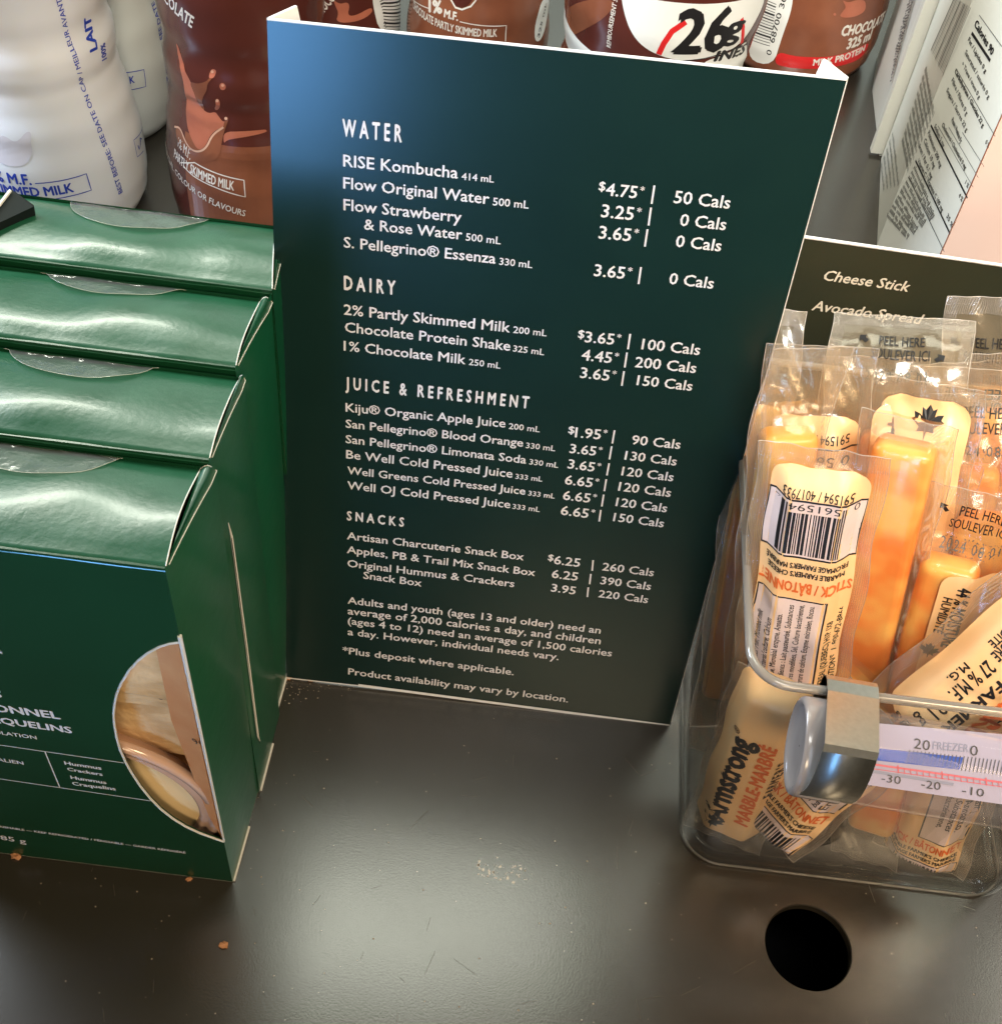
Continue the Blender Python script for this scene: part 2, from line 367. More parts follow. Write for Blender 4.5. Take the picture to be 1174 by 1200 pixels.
A_, H_, P_ = [], [], []
def L_(s, x0, y0, x1, y1, **k): return (s, (x0, y0), (x1, y1), k)
HEAD = [("WATER", 402, 158.9, 470.6, 166, .44), ("DAIRY", 403.8, 338.7, 463, 344.7, .42), ("JUICE & REFRESHMENT", 405.5, 455.1, 618.8, 478, .41), ("SNACKS", 407, 608.8, 473, 616.6, .37)]
ITEM = [("RISE Kombucha", 402.7, 194.4, 536.2, 208.7), ("Flow Original Water", 402.7, 220.2, 572.7, 238.8), ("Flow Strawberry", 403, 245.7, 540.3, 260.3),
 ("& Rose Water", 427, 268.3, 541.2, 280.3), ("S. Pellegrino\u00ae Essenza", 403.4, 289.3, 580.3, 308.4), ("2% Partly Skimmed Milk", 403.4, 368, 597, 389),
 ("Chocolate Protein Shake", 404.5, 388.3, 597.4, 410.5), ("1% Chocolate Milk", 403.2, 410.1, 545, 426.2), ("Kiju\u00ae Organic Apple Juice", 405.5, 481.7, 591.8, 500.5),
 ("San Pellegrino\u00ae Blood Orange", 405.5, 500.4, 612.4, 523), ("San Pellegrino\u00ae Limonata Soda", 405.5, 518.4, 616, 542.8), ("Be Well Cold Pressed Juice", 406, 536.4, 600, 559.3),
 ("Well Greens Cold Pressed Juice", 407.4, 554.8, 615, 579.2), ("Well OJ Cold Pressed Juice", 407.4, 572.4, 597.4, 595), ("Artisan Charcuterie Snack Box", 407, 631.3, 613, 656),
 ("Apples, PB & Trail Mix Snack Box", 407, 647.4, 626.3, 674.4), ("Original Hummus & Crackers", 407.4, 663.5, 602, 687.5), ("Snack Box", 426, 677.4, 493.6, 686.7),
 ("Adults and youth (ages 13 and older) need an", 407.8, 706.7, 703, 742), ("average of 2,000 calories a day, and children", 407.8, 719.1, 703, 754.4),
 ("(ages 4 to 12) need an average of 1,500 calories", 407.8, 730.6, 716, 768.7), ("a day. However, individual needs vary.", 407.8, 743.4, 654, 773),
 ("*Plus deposit where applicable.", 401.6, 765, 601.5, 790.7), ("Product availability may vary by location.", 408.3, 789.7, 665, 822.6)]
SMALL = [("414 mL", 541, 210.1, 578.4, 213.5), ("500 mL", 577.5, 240, 619, 244), ("500 mL", 545.8, 281.2, 586.3, 285.8), ("330 mL", 585, 309.6, 623.3, 313.7),
 ("200 mL", 601.3, 389.5, 640, 393.6), ("325 mL", 601, 411.2, 637, 415.7), ("250 mL", 549.4, 427, 586, 431.5), ("200 mL", 596, 502, 632, 506), ("330 mL", 616, 524.4, 650, 528.2),
 ("330 mL", 620, 543.5, 653.6, 547.7), ("333 mL", 603.8, 560.4, 635, 563.8), ("333 mL", 618.8, 580, 649.5, 583.7), ("333 mL", 600.4, 595.6, 632, 599.4)]
def z3(x, y): return (380 + x / 2.668, 400 + y / 2.668)
PR = [("4.75", (709.3, 228.2), (745.3, 232), 1, 1, (766.6, 217), (763.3, 238.4), "50 Cals", (788.9, 237.2), (854, 244)),
 ("3.25", (704, 253.7), (741.2, 257.5), 0, 1, (762.6, 242.9), (759.7, 263.8), "0 Cals", (795.9, 263.8), (849.2, 269.2)),
 ("3.65", (701.2, 278.8), (738.3, 282.2), 0, 1, (758.5, 268.3), (755.4, 288.5), "0 Cals", (791, 288.5), (843.6, 294)),
 ("3.65", (695.6, 322.7), (731, 326.3), 0, 1, (750.9, 312.6), (748, 332.4), "0 Cals", (783.3, 332), (834.6, 337.8)),
 ("3.65", (685, 400.3), (718.7, 403.4), 1, 1, (738.3, 390.9), (735.6, 408.8), "100 Cals", (751.3, 408.6), (818.8, 415.5)),
 ("4.45", (681, 421.2), (715.8, 425), 0, 1, (734.5, 412.7), (731.8, 430.2), "200 Cals", (743.5, 429.5), (814.3, 436.6)),
 ("3.65", (679.4, 442), (713, 445.7), 0, 1, (731, 434.5), (728.4, 451.6), "150 Cals", (745.7, 450.5), (809.8, 457.4))]
for pr, a0, a1, d_, b0, b1, cs, c0, c1 in [("1.95", (783, 298), (862, 305), 1, (907, 277), (900, 318), "90 Cals", (960, 320), (1110, 335)),
 ("3.65", (766, 347), (847, 356), 0, (898, 327), (891, 368), "130 Cals", (938, 368), (1098, 387)), ("3.65", (760, 395), (842, 406), 0, (890, 380), (883, 418), "120 Cals", (928, 417), (1088, 436)),
 ("6.65", (751, 445), (836, 455), 0, (881, 430), (875, 467), "120 Cals", (918, 465), (1080, 485)), ("6.65", (745, 493), (829, 503), 0, (873, 478), (867, 515), "120 Cals", (910, 513), (1068, 533)),
 ("6.65", (738, 540), (823, 551), 0, (864, 526), (859, 562), "150 Cals", (902, 560), (1058, 580)), ("6.25", (717, 694), (797, 704), 2, (840, 683), (837, 716), "260 Cals", (868, 714), (1027, 733)),
 ("6.25", (710, 737), (790, 747), 3, (833, 726), (829, 758), "390 Cals", (862, 757), (1018, 776)), ("3.95", (708, 780), (783, 790), 3, (825, 768), (822, 798), "220 Cals", (856, 798), (1009, 817))]:
    PR.append((pr, z3(*a0), z3(*a1), 1 if d_ in (1, 2) else 0, 0 if d_ >= 2 else 1, z3(*b0), z3(*b1), cs, z3(*c0), z3(*c1)))
for s, x0, y0, x1, y1, h in HEAD:
    a = Acc(); line_text(a, s, oncard((x0, y0)), oncard((x1, y1)), CN, height=h, bold=.032, space=1.62); a.mk('heading', m_ink, card)
for s, x0, y0, x1, y1 in ITEM:
    a = Acc(); line_text(a, s, oncard((x0, y0)), oncard((x1, y1)), CN, bold=.013, stretch=1.0); a.mk('text_line', m_ink, card)
for s, x0, y0, x1, y1 in SMALL:
    a = Acc(); line_text(a, s, oncard((x0, y0)), oncard((x1, y1)), CN, bold=.012); a.mk('volume_text', m_ink, card)
for pr, p0, p1, dol, star, b0, b1, cs, c0, c1 in PR:
    a = Acc(); d, u, sy = line_text(a, pr, oncard(p0), oncard(p1), CN, bold=.013)
    if dol:
        q = oncard(p0) - d * sy * .40 + u * sy * .24; line_text(a, "$", q, q + d * sy * .33, CN, bold=.013)
    if star:
        q = oncard(p1) + d * sy * .14 + u * sy * .30; line_text(a, "*", q, q + d * sy * .22, CN, bold=.013)
    a.mk('price_text', m_ink, card)
    a = Acc(); strip(a, oncard(b0), oncard(b1), CN, .05); a.mk('divider_bar', m_ink, card)
    a = Acc(); line_text(a, cs, oncard(c0), oncard(c1), CN, bold=.013); a.mk('calorie_text', m_ink, card)

# ================================================================== SNACK BOXES
BH = 17.0
fronts = [(15.65, -7.13, 18.85, -7.20, -6.82), (18.90, -6.97, 21.93, -7.00, -6.84), (22.05, -7.08, 24.95, -7.12, -6.80), (25.08, -6.80, 28.05, -7.35, -7.0)]
blabels = ['green snack box in front with half-moon window, nearest of the row', 'second green snack box from the front, round clear seal on its lid',
           'third green snack box from the front, right behind the second', 'rearmost green snack box, beside the white milk bottle and the menu card']
XL = -17.5
def px_front(y0): 
    n = Vector((0, -1, 0)); return (lambda q: on_plane(q, (0, y0, 0), n)), n
pf, nf = px_front(15.65)
arc_px = [(795, 45), (745, 52), (700, 66), (652, 92), (610, 125), (570, 168), (535, 225), (515, 272), (505, 320), (501, 362), (504, 405), (513, 460), (530, 520), (553, 572), (580, 620), (618, 678), (660, 730), (708, 779), (760, 820), (820, 857), (880, 885), (975, 921)]
arc = [pf((x / 3.75, 740 + y / 3.75)) for x, y in arc_px]
for p in arc: p.x = min(p.x, -7.14)
arc[0].x = -7.13; arc[-1].x = -7.13
def snack_box(i):
    y0, xf, y1, xt, xb = fronts[i]
    root = empty('snack_box', (XL, y0, 0), blabels[i], 'snack box', 'green snack boxes standing in a row')
    dy = y0 - 15.65
    # front panel with window
    ctr = [(xf, y0, .05)] + ([(min(p.x, xf - 0.0) if 0 < k < len(arc) - 1 else xf, y0, p.z) for k, p in reversed(list(enumerate(arc)))] if i == 0 else []) + [(xf, y0, BH - .05), (XL, y0, BH - .05), (XL, y0, .05)]
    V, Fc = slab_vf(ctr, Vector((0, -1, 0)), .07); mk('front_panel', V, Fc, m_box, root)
    # white cut edge of the window
    pts = [Vector((min(p.x, xf), y0 - .01, p.z)) for p in arc]
    v, f = tube_vf(pts, .035, 6); a = Acc(); a.add(v, f); v, f = tube_vf([(xf + .005, y0, arc[0].z + .25), (xf + .005, y0, arc[-1].z)], [.06, .035], 6); a.add(v, f)
    if i == 0: a.mk('window_cut_edge', m_cut, root)
    # side panel (slightly bowed outwards)
    V = []; Fc = []; ny, nz = 9, 14
    for a_ in range(ny):
        ty = a_ / (ny - 1)
        for b_ in range(nz):
            tz = b_ / (nz - 1); x = xf + (xb - xf) * ty * (0.35 + .65 * tz) + .10 * math.sin(math.pi * ty) * math.sin(math.pi * tz) ** .7
            V.append((x, y0 + (y1 - y0) * ty, .05 + (BH - .08) * tz))
    for a_ in range(ny - 1):
        for b_ in range(nz - 1):
            Fc.append((a_ * nz + b_, (a_ + 1) * nz + b_, (a_ + 1) * nz + b_ + 1, a_ * nz + b_ + 1))
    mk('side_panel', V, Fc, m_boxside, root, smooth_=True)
    vv = [(XL, y0, .05), (XL, y1, .05), (XL, y1, BH - .1), (XL, y0, BH - .1)]
    mk('side_panel', vv, [(0, 3, 2, 1)], m_boxside, root)
    mk('back_panel', [(XL, y1, .05), (xb - .15, y1, .05), (xb - .15, y1, BH - .25), (XL, y1, BH - .25)], [(0, 1, 2, 3)], m_box, root)
    mk('base_panel', [(XL, y0, .04), (xf, y0, .04), (xb - .2, y1, .04), (XL, y1, .04)], [(0, 1, 2, 3)], m_cut, root)
    mk('base_edge', *tube_vf([(xf + .03, y0 + .03, .05), (xf + .04 + (xb - xf) * .35 * .6, y0 + (y1 - y0) * .6, .10)], .045, 6), m_cut, root)
    # lid: convex, rolled over at the front
    prof = []
    for k in range(7):
        A = math.radians(38 + 52 * k / 6); r = .22
        prof.append((y0 + r - r * math.cos(A) - .03, BH - r + r * math.sin(A)))
    for k in range(1, 15):
        t = k / 14; prof.append((y0 + .19 + (y1 - y0 - .19) * t, BH + .17 * math.sin(math.pi * min(1, t * 1.0) ** .75) - .34 * t * t - .02))
    prof.insert(0, (y0 - .01, BH - .16))
    nx = 30; V = []; Fc = []
    for k in range(nx + 1):
        tx = k / nx
        for (y, z) in prof:
            ty = max(0, (y - y0) / (y1 - y0)); xr = xf + (xt - xf) * ty
            x = XL + (xr - XL) * tx
            wob = (.05 * math.sin(tx * (6 + 2.3 * i) + i * 2.1 + ty * 3) + .03 * math.sin(tx * (15 - 2 * i) - ty * 4 + i)) * math.sin(math.pi * min(1, ty)) ** .7 + .012 * math.sin(tx * (19 + 5 * i) + i)
            V.append((x, y, z + wob * (1 if z > BH - .3 else .2)))
    m_ = len(prof)
    for k in range(nx):
        for j in range(m_ - 1): Fc.append((k * m_ + j, (k + 1) * m_ + j, (k + 1) * m_ + j + 1, k * m_ + j + 1))
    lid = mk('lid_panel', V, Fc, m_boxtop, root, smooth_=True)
    edge = [Vector(V[nx * m_ + j]) + Vector((.01, 0, .005)) for j in range(3, m_)]
    mk('lid_cut_edge', *tube_vf(edge, .016, 6), m_cut, root)
    # side tuck flap curling up between lid and side panel
    V = []; Fc = []
    for j in range(9):
        t = j / 8; y = y0 + .2 + (y1 - y0 - .2) * t
        xa = xf + (xt - xf) * t + .02; xb_ = xf + (xb - xf) * t + .02
        for q in range(5):
            s_ = q / 4; V.append((xa + (xb_ - xa) * s_, y, BH - .04 - .30 * t * t + .16 * math.sin(math.pi * s_) * t - (.12 * s_ if t < .9 else 0)))
    for j in range(8):
        for q in range(4): Fc.append((j * 5 + q, j * 5 + q + 1, (j + 1) * 5 + q + 1, (j + 1) * 5 + q))
    mk('tuck_flap', V, Fc, m_boxtop, root, smooth_=True)
    mk('tuck_flap_edge', *tube_vf([V[j * 5 + 4] for j in range(9)] + [V[8 * 5 + q] for q in (3, 2, 1, 0)], .016, 6), m_cut, root)
    return root
boxes = [snack_box(i) for i in range(4)]
def lid_z(i, y):
    y0, xf, y1, xt, xb = fronts[i]; t = max(0, (y - y0 - .19) / (y1 - y0 - .19)); t = min(t, 1)
    return BH + .17 * math.sin(math.pi * t ** .75) - .34 * t * t - .02
# round clear seals on the lids
for i, (cx_, cy_, r_) in enumerate([((52, 505), 0, 2.0), ((102, 398), 0, 2.0), ((140, 306), 0, 2.0), ((165, 236), 0, 2.0)]):
    p = at_z(cx_, BH - .1); a = Acc(); V = []; Fc = []
    y1 = fronts[i][2]; n = 48; rings = 6
    V.append((p.x, min(p.y, y1), 0))
    cy = p.y
    pts = []
    for r in range(1, rings + 1):
        for k in range(n):
            A = 2 * math.pi * k / n; x = p.x + r_ * r / rings * math.cos(A) * (1 if r < rings else 1 + .015 * math.sin(5 * A)); y = min(cy + r_ * r / rings * math.sin(A) * .72, y1 - .01)
            pts.append((x, y))
    V = [(p.x, min(cy, y1 - .01))] + pts
    V3 = [(x, y, lid_z(i, y) + .075 + .02 * math.sin(x * 3 + y * 5)) for x, y in V]
    Fc = [(0, 1 + k, 1 + (k + 1) % n) for k in range(n)]
    for r in range(rings - 1):
        for k in range(n): Fc.append((1 + r * n + k, 1 + (r + 1) * n + k, 1 + (r + 1) * n + (k + 1) % n, 1 + r * n + (k + 1) % n))
    mk('clear_seal', V3, Fc, m_seal, boxes[i], smooth_=True)
    mk('seal_edge', *tube_vf([V3[1 + (rings - 1) * n + k] for k in range(n // 2 + 1, n)], .005, 5), m_edge, boxes[i])
# print on the first box
b1 = boxes[0]
def t_box(s, p0, p1, visible=None, **k):
    a = Acc(); line_text(a, s, pf(p0), pf(p1), nf, visible=visible, off=.015, **k); a.mk('print_line', m_ink, b1)
t_box("ORIGINAL HUMMUS &", (-3, 764.5), (4, 765.6), visible="&", bold=.03)
t_box("CRACKERS", (-6, 815.5), (3, 817), visible="S", bold=.03)
t_box("HUMMUS TRADITIONNEL", (-10.5, 832), (71.5, 842), visible="IONNEL", bold=.03, stretch=1.0)
t_box("ET CRAQUELINS", (-12, 845), (85.3, 858.7), visible="AQUELINS", bold=.03)
t_box("NOUVELLE FORMULATION", (-5, 859), (44, 865.8), visible="ULATION", bold=.02)
t_box("STYLE ITALIEN", (-2, 891), (28.5, 895.6), visible="ALIEN", bold=.02)
t_box("Hummus", (76.8, 895.2), (119.5, 901.4), bold=.03); t_box("Crackers", (80, 902.2), (120.8, 908.6), bold=.03)
t_box("Hummus", (84, 912), (125.3, 918.2), bold=.03); t_box("Craquelins", (86.1, 919.2), (136.3, 925.7), bold=.03)
t_box("85 g", (2, 983.2), (31.5, 988), bold=.01)
t_box("PERISHABLE \u2014 KEEP REFRIGERATED / P\u00c9RISSABLE \u2014 GARDER R\u00c9FRIG\u00c9R\u00c9", (-3, 968.4), (218, 999.8), visible="ERISHABLE \u2014 KEEP REFRIGERATED / P\u00c9RISSABLE \u2014 GARDER R\u00c9FRIG\u00c9R\u00c9", bold=.03)
a = Acc()
for p, q in (((-90, 859.5), (145.5, 893.5)), ((-90, 899), (177, 938)), ((53.3, 880.4), (70.7, 922.4))): strip(a, pf(p), pf(q), nf, .035, .015)
a.mk('print_rule', m_ink, b1)
# loose closure flap on the side of the first box
def ps(q): return on_plane(q, (-6.99, 0, 0), Vector((1, 0, 0)))
P = [ps((262, 612)), ps((266, 628)), ps((283, 750)), ps((298, 862)), ps((300, 868))]
for p in P: p.x = -6.86
mk('side_flap_edge', *tube_vf(P, [.01, .035, .04, .035, .02], 6), m_cut, b1)
P2 = [Vector((p.x - .0, p.y - .10, p.z)) for p in P[1:]]
a = Acc(); a.add([P2[0] + Vector((.012, 0, 0)), P2[-1] + Vector((.012, 0, 0)), P2[-1] + Vector((.012, .08, 0)), P2[0] + Vector((.012, .08, 0))], [(0, 1, 2, 3)])
mk('side_flap_gap_shade', a.V, a.F, m_void, b1)  # flat black strip, the shade inside the gap put into colour
mk('inner_wall', [(XL + .1, 16.95, .1), (-7.25, 16.95, .1), (-7.25, 16.95, 16), (XL + .1, 16.95, 16)], [(0, 1, 2, 3)], m_kraft, b1)
mk('inner_wall', [(-7.24, 15.74, .1), (-7.24, 17.2, .1), (-7.24, 17.2, 16), (-7.24, 15.74, 16)], [(0, 3, 2, 1)], m_kraft, b1)
# contents seen through the window
def rbox(name, c, hx, hy, hz, m, parent, rot=None, r=.12, org=None):
    bm = bmesh.new(); bmesh.ops.create_cube(bm, size=2)
    for v in bm.verts: v.co = Vector((v.co.x * hx, v.co.y * hy, v.co.z * hz))
    bmesh.ops.bevel(bm, geom=bm.edges[:], offset=r, segments=3, affect='EDGES', profile=.5)
    R = rot or Matrix.Identity(3)
    V = [Vector(c) + R @ v.co for v in bm.verts]; Fc = [tuple(v.index for v in f.verts) for f in bm.faces]; bm.free()
    return mk(name, V, Fc, m, parent, smooth_=True)
cp = empty('cracker_pack', (-9.6, 16.3, 9), 'flat tan cracker pack seen at the top of the half-moon window', 'cracker pack')
rbox('cracker', (-9.9, 16.45, 11.9), 2.35, .22, 2.2, m_pack, cp, Matrix.Rotation(math.radians(-2), 3, 'Y'), .1)
rbox('cracker', (-9.75, 16.40, 12.15), 2.0, .24, 1.75, m_pack, cp, Matrix.Rotation(math.radians(5), 3, 'Y'), .12)
rbox('cracker', (-9.6, 16.72, 9.8), 2.2, .14, 3.2, m_pack, cp, Matrix.Rotation(math.radians(4), 3, 'Y'), .08)
a = Acc()
for k in range(9):
    x = random.uniform(-9.6, -7.9); z = random.uniform(9.9, 13.7); s_ = random.uniform(.03, .08)
    a.add([(x - s_, 16.21, z), (x, 16.21, z - s_ * .5), (x + s_ * 1.3, 16.21, z + s_ * .3), (x, 16.21, z + s_ * .6)], [(0, 1, 2, 3)])
a.mk('seed', m_seed, cp)
fl0, fl1 = Vector((-7.22, 15.80, 2.6)), Vector((-8.25, 16.12, 5.0)); fn = Vector((-.30, -.95, 0)).normalized()
V, Fc = slab_vf([(-7.22, 15.80, 2.9), (-7.22, 15.80, 14.4), (-7.95, 16.03, 14.2), (-8.05, 16.06, 9.5), (-7.55, 15.90, 4.2)], fn, .05); mk('inner_flap', V, Fc, m_kraft, b1)
a = Acc(); v0 = on_plane((229, 871), (-7.22, 15.80, 5), fn); v1 = on_plane((241, 874), (-7.22, 15.80, 5), fn); line_text(a, "96", v0, v1, fn, off=.02); a.mk('code_print', m_black, b1)
tub = empty('hummus_tub', (-11, 16.4, 4.5), 'round plastic hummus tub with clear lid seen through the box window', 'tub')
def disc_lathe(cx_, cz_, prof, n=72, flip=False):
    V = []; Fc = []; m_ = len(prof)
    for k in range(n):
        A = 2 * math.pi * k / n
        for r, y in prof: V.append((cx_ + r * math.cos(A), y, cz_ + r * math.sin(A)))
    for k in range(n):
        j = (k + 1) % n
        for q in range(m_ - 1): Fc.append((k * m_ + q, k * m_ + q + 1, j * m_ + q + 1, j * m_ + q))
    return V, Fc
TX, TZ = -11.05, 4.25
mk('rim', *disc_lathe(TX, TZ, [(3.15, 16.17), (3.2, 16.00), (3.32, 15.94), (3.42, 16.02), (3.5, 16.02), (3.58, 15.90), (3.72, 15.86), (3.84, 15.92), (3.86, 16.12), (3.7, 16.22)]), m_tub, tub, smooth_=True)
mk('hummus', *disc_lathe(TX, TZ, [(.01, 16.08), (1.5, 16.08), (2.6, 16.11), (3.2, 16.16)]), m_hummus, tub, smooth_=True)
mk('body', *disc_lathe(TX, TZ, [(3.6, 16.20), (3.3, 16.62)]), m_tub, tub, smooth_=True)

# dark folded card by the left edge
dk = empty('folded_card', (-16.5, 27.5, 14), 'small dark folded card with a white edge behind the left end of the boxes', 'card')
q0, q1, q2 = at_z((-24, 272), 17.3), at_z((16, 232), 17.3), at_z((40, 242), 17.3)
V, Fc = slab_vf([q0, q1 + Vector((0, 0, .25)), q2, q2 - Vector((.3, .1, 5)), q0 - Vector((0, 0, 5))], Vector((.3, -.9, .3)).normalized(), .1)
mk('board', V, Fc, m_darkcard, dk); mk('cut_edge', *tube_vf([q0 + Vector((0, -.05, .03)), q1 + Vector((0, -.05, .28))], .05, 6), m_cut, dk)

# ================================================================== BOTTLES
def prof_r(z, R):
    K = [(0, .80), (.25, .90), (.8, .965), (2.0, 1.0), (3.8, 1.0), (5.6, .95), (7.2, .885), (7.9, .86), (8.3, .885), (9.3, .885), (9.7, .855), (10.2, .85), (11.2, .885), (13, .93), (15, .93), (17, .82), (19, .55), (20.2, .42), (21, .40)]
    for (a_, ra), (b_, rb) in zip(K, K[1:]):
        if z <= b_:
            t = (z - a_) / (b_ - a_); return R * (ra + (rb - ra) * t * t * (3 - 2 * t))
    return R * K[-1][1]
class Bottle:
    sharp = False
    def __init__(s, q, z, R, body, label, cat, group, capm, name='milk_bottle'):
        p = at_z(q, z); s.c = Vector((p.x, p.y, 0)); s.R = R
        s.root = empty(name, s.c, label, cat, group)
        zs = [0, .08, .25, .5, .8] + [1 + .33 * k for k in range(61)]; n = 96; V = []; Fc = []
        for z_ in zs:
            r = prof_r(z_, R)
            for k in range(n): A = 2 * math.pi * k / n; V.append((s.c.x + r * math.cos(A), s.c.y + r * math.sin(A), z_ + .02))
        m_ = len(zs)
        for j in range(m_ - 1):
            for k in range(n): Fc.append((j * n + k, j * n + (k + 1) % n, (j + 1) * n + (k + 1) % n, (j + 1) * n + k))
        Fc.append(tuple(range(n - 1, -1, -1)))
        mk('body', V, Fc, body, s.root, smooth_=True)
        V = []; Fc = []
        for r, z_ in ((.0, 23.2), (.40, 23.2), (.44, 23.0), (.46, 21.0), (.46, 20.8)):
            for k in range(48): A = 2 * math.pi * k / 48; rr = R * r * (1 + (.02 if k % 2 else 0)); V.append((s.c.x + rr * math.cos(A), s.c.y + rr * math.sin(A), z_))
        for j in range(4):
            for k in range(48): Fc.append((j * 48 + k, (j + 1) * 48 + k, (j + 1) * 48 + (k + 1) % 48, j * 48 + (k + 1) % 48))
        mk('cap', V, Fc, capm, s.root)
    def hit(s, q):
        """(arc length, z) of the point of the wall that shows at q"""
        d = ray(q); r = s.R
        for _ in range(12):
            ox, oy = EYE.x - s.c.x, EYE.y - s.c.y
            A = d.x ** 2 + d.y ** 2; B = 2 * (ox * d.x + oy * d.y); Cc = ox * ox + oy * oy - r * r; D = B * B - 4 * A * Cc
            t = (-B - math.sqrt(max(D, 0))) / (2 * A); P = EYE + d * t; r = .5 * r + .5 * prof_r(max(0, min(21, P.z)), s.R)
        return Vector((math.atan2(P.y - s.c.y, P.x - s.c.x) * s.R, P.z))
    def pt(s, a_, z, off=.02):
        th = a_ / s.R; r = prof_r(max(0, min(21, z)), s.R) + off; return Vector((s.c.x + r * math.cos(th), s.c.y + r * math.sin(th), z + .02))
    def text(s, acc, st, q0, q1, height=None, bold=.01, space=1.0, off=.02, visible=None, stretch=1.0, hpx=None, shear=0.0):
        p0, p1 = s.hit(q0), s.hit(q1); V, Fc, wd = text2d(st, bold, space); d = p1 - p0; ln = d.length; d.normalize(); u = Vector((-d.y, d.x))
        if visible:
            wv = text2d(visible, bold, space)[2]; sx = ln / wv
            if visible == st[:len(visible)]: pass
            else: p0 = p1 - d * wd * sx
        else: sx = ln / wd
        if hpx:
            e = (proj(s.pt(*(p0 + u * .1))) - proj(s.pt(*p0))).length; height = min(3.5, hpx * .1 / max(e, .4))
        sy = height / CAP if height else sx * stretch; nq = len(V) // 4 if bold else len(V)
        if sy > 1.2:
            lay = 4 if bold else 1
            for q in range(lay):
                bm = bmesh.new(); vs = [bm.verts.new((x * sx + y * sy * shear, y * sy, 0)) for x, y in V[q * nq:(q + 1) * nq]]
                for f in Fc[q * len(Fc) // lay:(q + 1) * len(Fc) // lay]:
                    try: bm.faces.new([vs[i - q * nq] for i in f])
                    except Exception: pass
                bmesh.ops.triangulate(bm, faces=bm.faces[:])
                for _ in range(5):
                    es = [e for e in bm.edges if e.calc_length() > .3]
                    if not es: break
                    bmesh.ops.subdivide_edges(bm, edges=es, cuts=1); bmesh.ops.triangulate(bm, faces=bm.faces[:])
                bm.verts.index_update()
                acc.add([s.pt(*(p0 + d * v.co.x + u * v.co.y), off + .012 + .0015 * q) for v in bm.verts], [tuple(v.index for v in f.verts) for f in bm.faces]); bm.free()
            return
        acc.add([s.pt(*(p0 + d * (x * sx + y * sy * shear) + u * y * sy), off + .0015 * (i // nq)) for i, (x, y) in enumerate(V)], Fc)
    def poly(s, acc, qs, off=.015, local=False, step=.35):
        P = qs if local else [s.hit(q) for q in qs]
        if len(P) > 5:
            for _ in range(2):
                P = [w_ for a_, b_ in zip(P, P[1:] + P[:1]) for w_ in (a_ * .75 + b_ * .25, a_ * .25 + b_ * .75)]
        bm = bmesh.new(); vs = [bm.verts.new((p[0], p[1], 0)) for p in P]
        try: bm.faces.new(vs)
        except Exception: bm.free(); return
        bmesh.ops.triangulate(bm, faces=bm.faces[:])
        for _ in range(5):
            es = [e for e in bm.edges if e.calc_length() > step]
            if not es: break
            bmesh.ops.subdivide_edges(bm, edges=es, cuts=1); bmesh.ops.triangulate(bm, faces=bm.faces[:])
        acc.add([s.pt(v.co.x, v.co.y, off) for v in bm.verts], [tuple(v.index for v in f.verts) for f in (bm.verts.index_update() or bm.faces)]); bm.free()
    def line(s, acc, qs, wdt=.04, off=.022, local=False):
        P = qs if local else [s.hit(q) for q in qs]
        if len(P) > 6 and not s.sharp:
            for _ in range(2): P = [P[0]] + [w_ for a_, b_ in zip(P, P[1:]) for w_ in (a_ * .75 + b_ * .25, a_ * .25 + b_ * .75)] + [P[-1]]
        Q = []
        for a_, b_ in zip(P, P[1:]):
            k = max(1, int((b_ - a_).length / .3)); Q += [a_.lerp(b_, i / k) for i in range(k)]
        Q.append(P[-1]); V = []; Fc = []
        for i, p in enumerate(Q):
            t = (Q[min(i + 1, len(Q) - 1)] - Q[max(i - 1, 0)]).normalized(); u = Vector((-t.y, t.x)) * wdt / 2
            V += [s.pt(*(p - u), off), s.pt(*(p + u), off)]
            if i: Fc.append((2 * i - 2, 2 * i, 2 * i + 1, 2 * i - 1))
        acc.add(V, Fc)
    def band(s, acc, z0, z1, a0, a1, off=.012):
        n = max(2, int((a1 - a0) / .3)); mz = max(1, int(abs(z1 - z0) / .3)); V = []; Fc = []
        for i in range(n + 1):
            for j in range(mz + 1): V.append(s.pt(a0 + (a1 - a0) * i / n, z0 + (z1 - z0) * j / mz, off))
        for i in range(n):
            for j in range(mz): Fc.append((i * (mz + 1) + j, (i + 1) * (mz + 1) + j, (i + 1) * (mz + 1) + j + 1, i * (mz + 1) + j + 1))
        acc.add(V, Fc)
def z1_(x, y): return (x / 2.935, y / 2.935)          # from the 400x300 crop
def z7_(x, y): return (180 + x / 4.613, y / 4.613)
def z0_(x, y): return (x / 4.8, y / 4.8)
GW, GC = 'white milk bottles behind the snack boxes', 'chocolate milk bottles behind the menu card'
B1 = Bottle((62, 168), 3, 4.25, m_milk, 'white milk bottle nearest the left edge, blue SKIMMED MILK print at its foot', 'bottle', GW, m_blue_cap)
B2 = Bottle((108, 70), 3, 4.25, m_milk2, 'white milk bottle standing behind the nearest one, beside the chocolate milk', 'bottle', GW, m_blue_cap)
B3 = Bottle((299, 190), 3, 4.05, m_choc, 'dark chocolate milk bottle with orange splash left of the menu card', 'bottle', GC, m_dark_cap, 'chocolate_milk_bottle')
B4 = Bottle((386, -2), 4, 3.9, m_choc, 'chocolate milk bottle with a barcode strip peeking over the card top left', 'bottle', GC, m_dark_cap, 'chocolate_milk_bottle')
B5 = Bottle((562, 5), 5, 3.9, m_choc2, 'brown milk bottle lettered 1% M.F. above the middle of the card', 'bottle', GC, m_dark_cap, 'chocolate_milk_bottle')
B6 = Bottle((768, 45), 10.5, 4.75, m_choc, 'protein shake bottle with a white 26g badge behind the card top', 'bottle', GC, m_dark_cap, 'protein_shake_bottle')
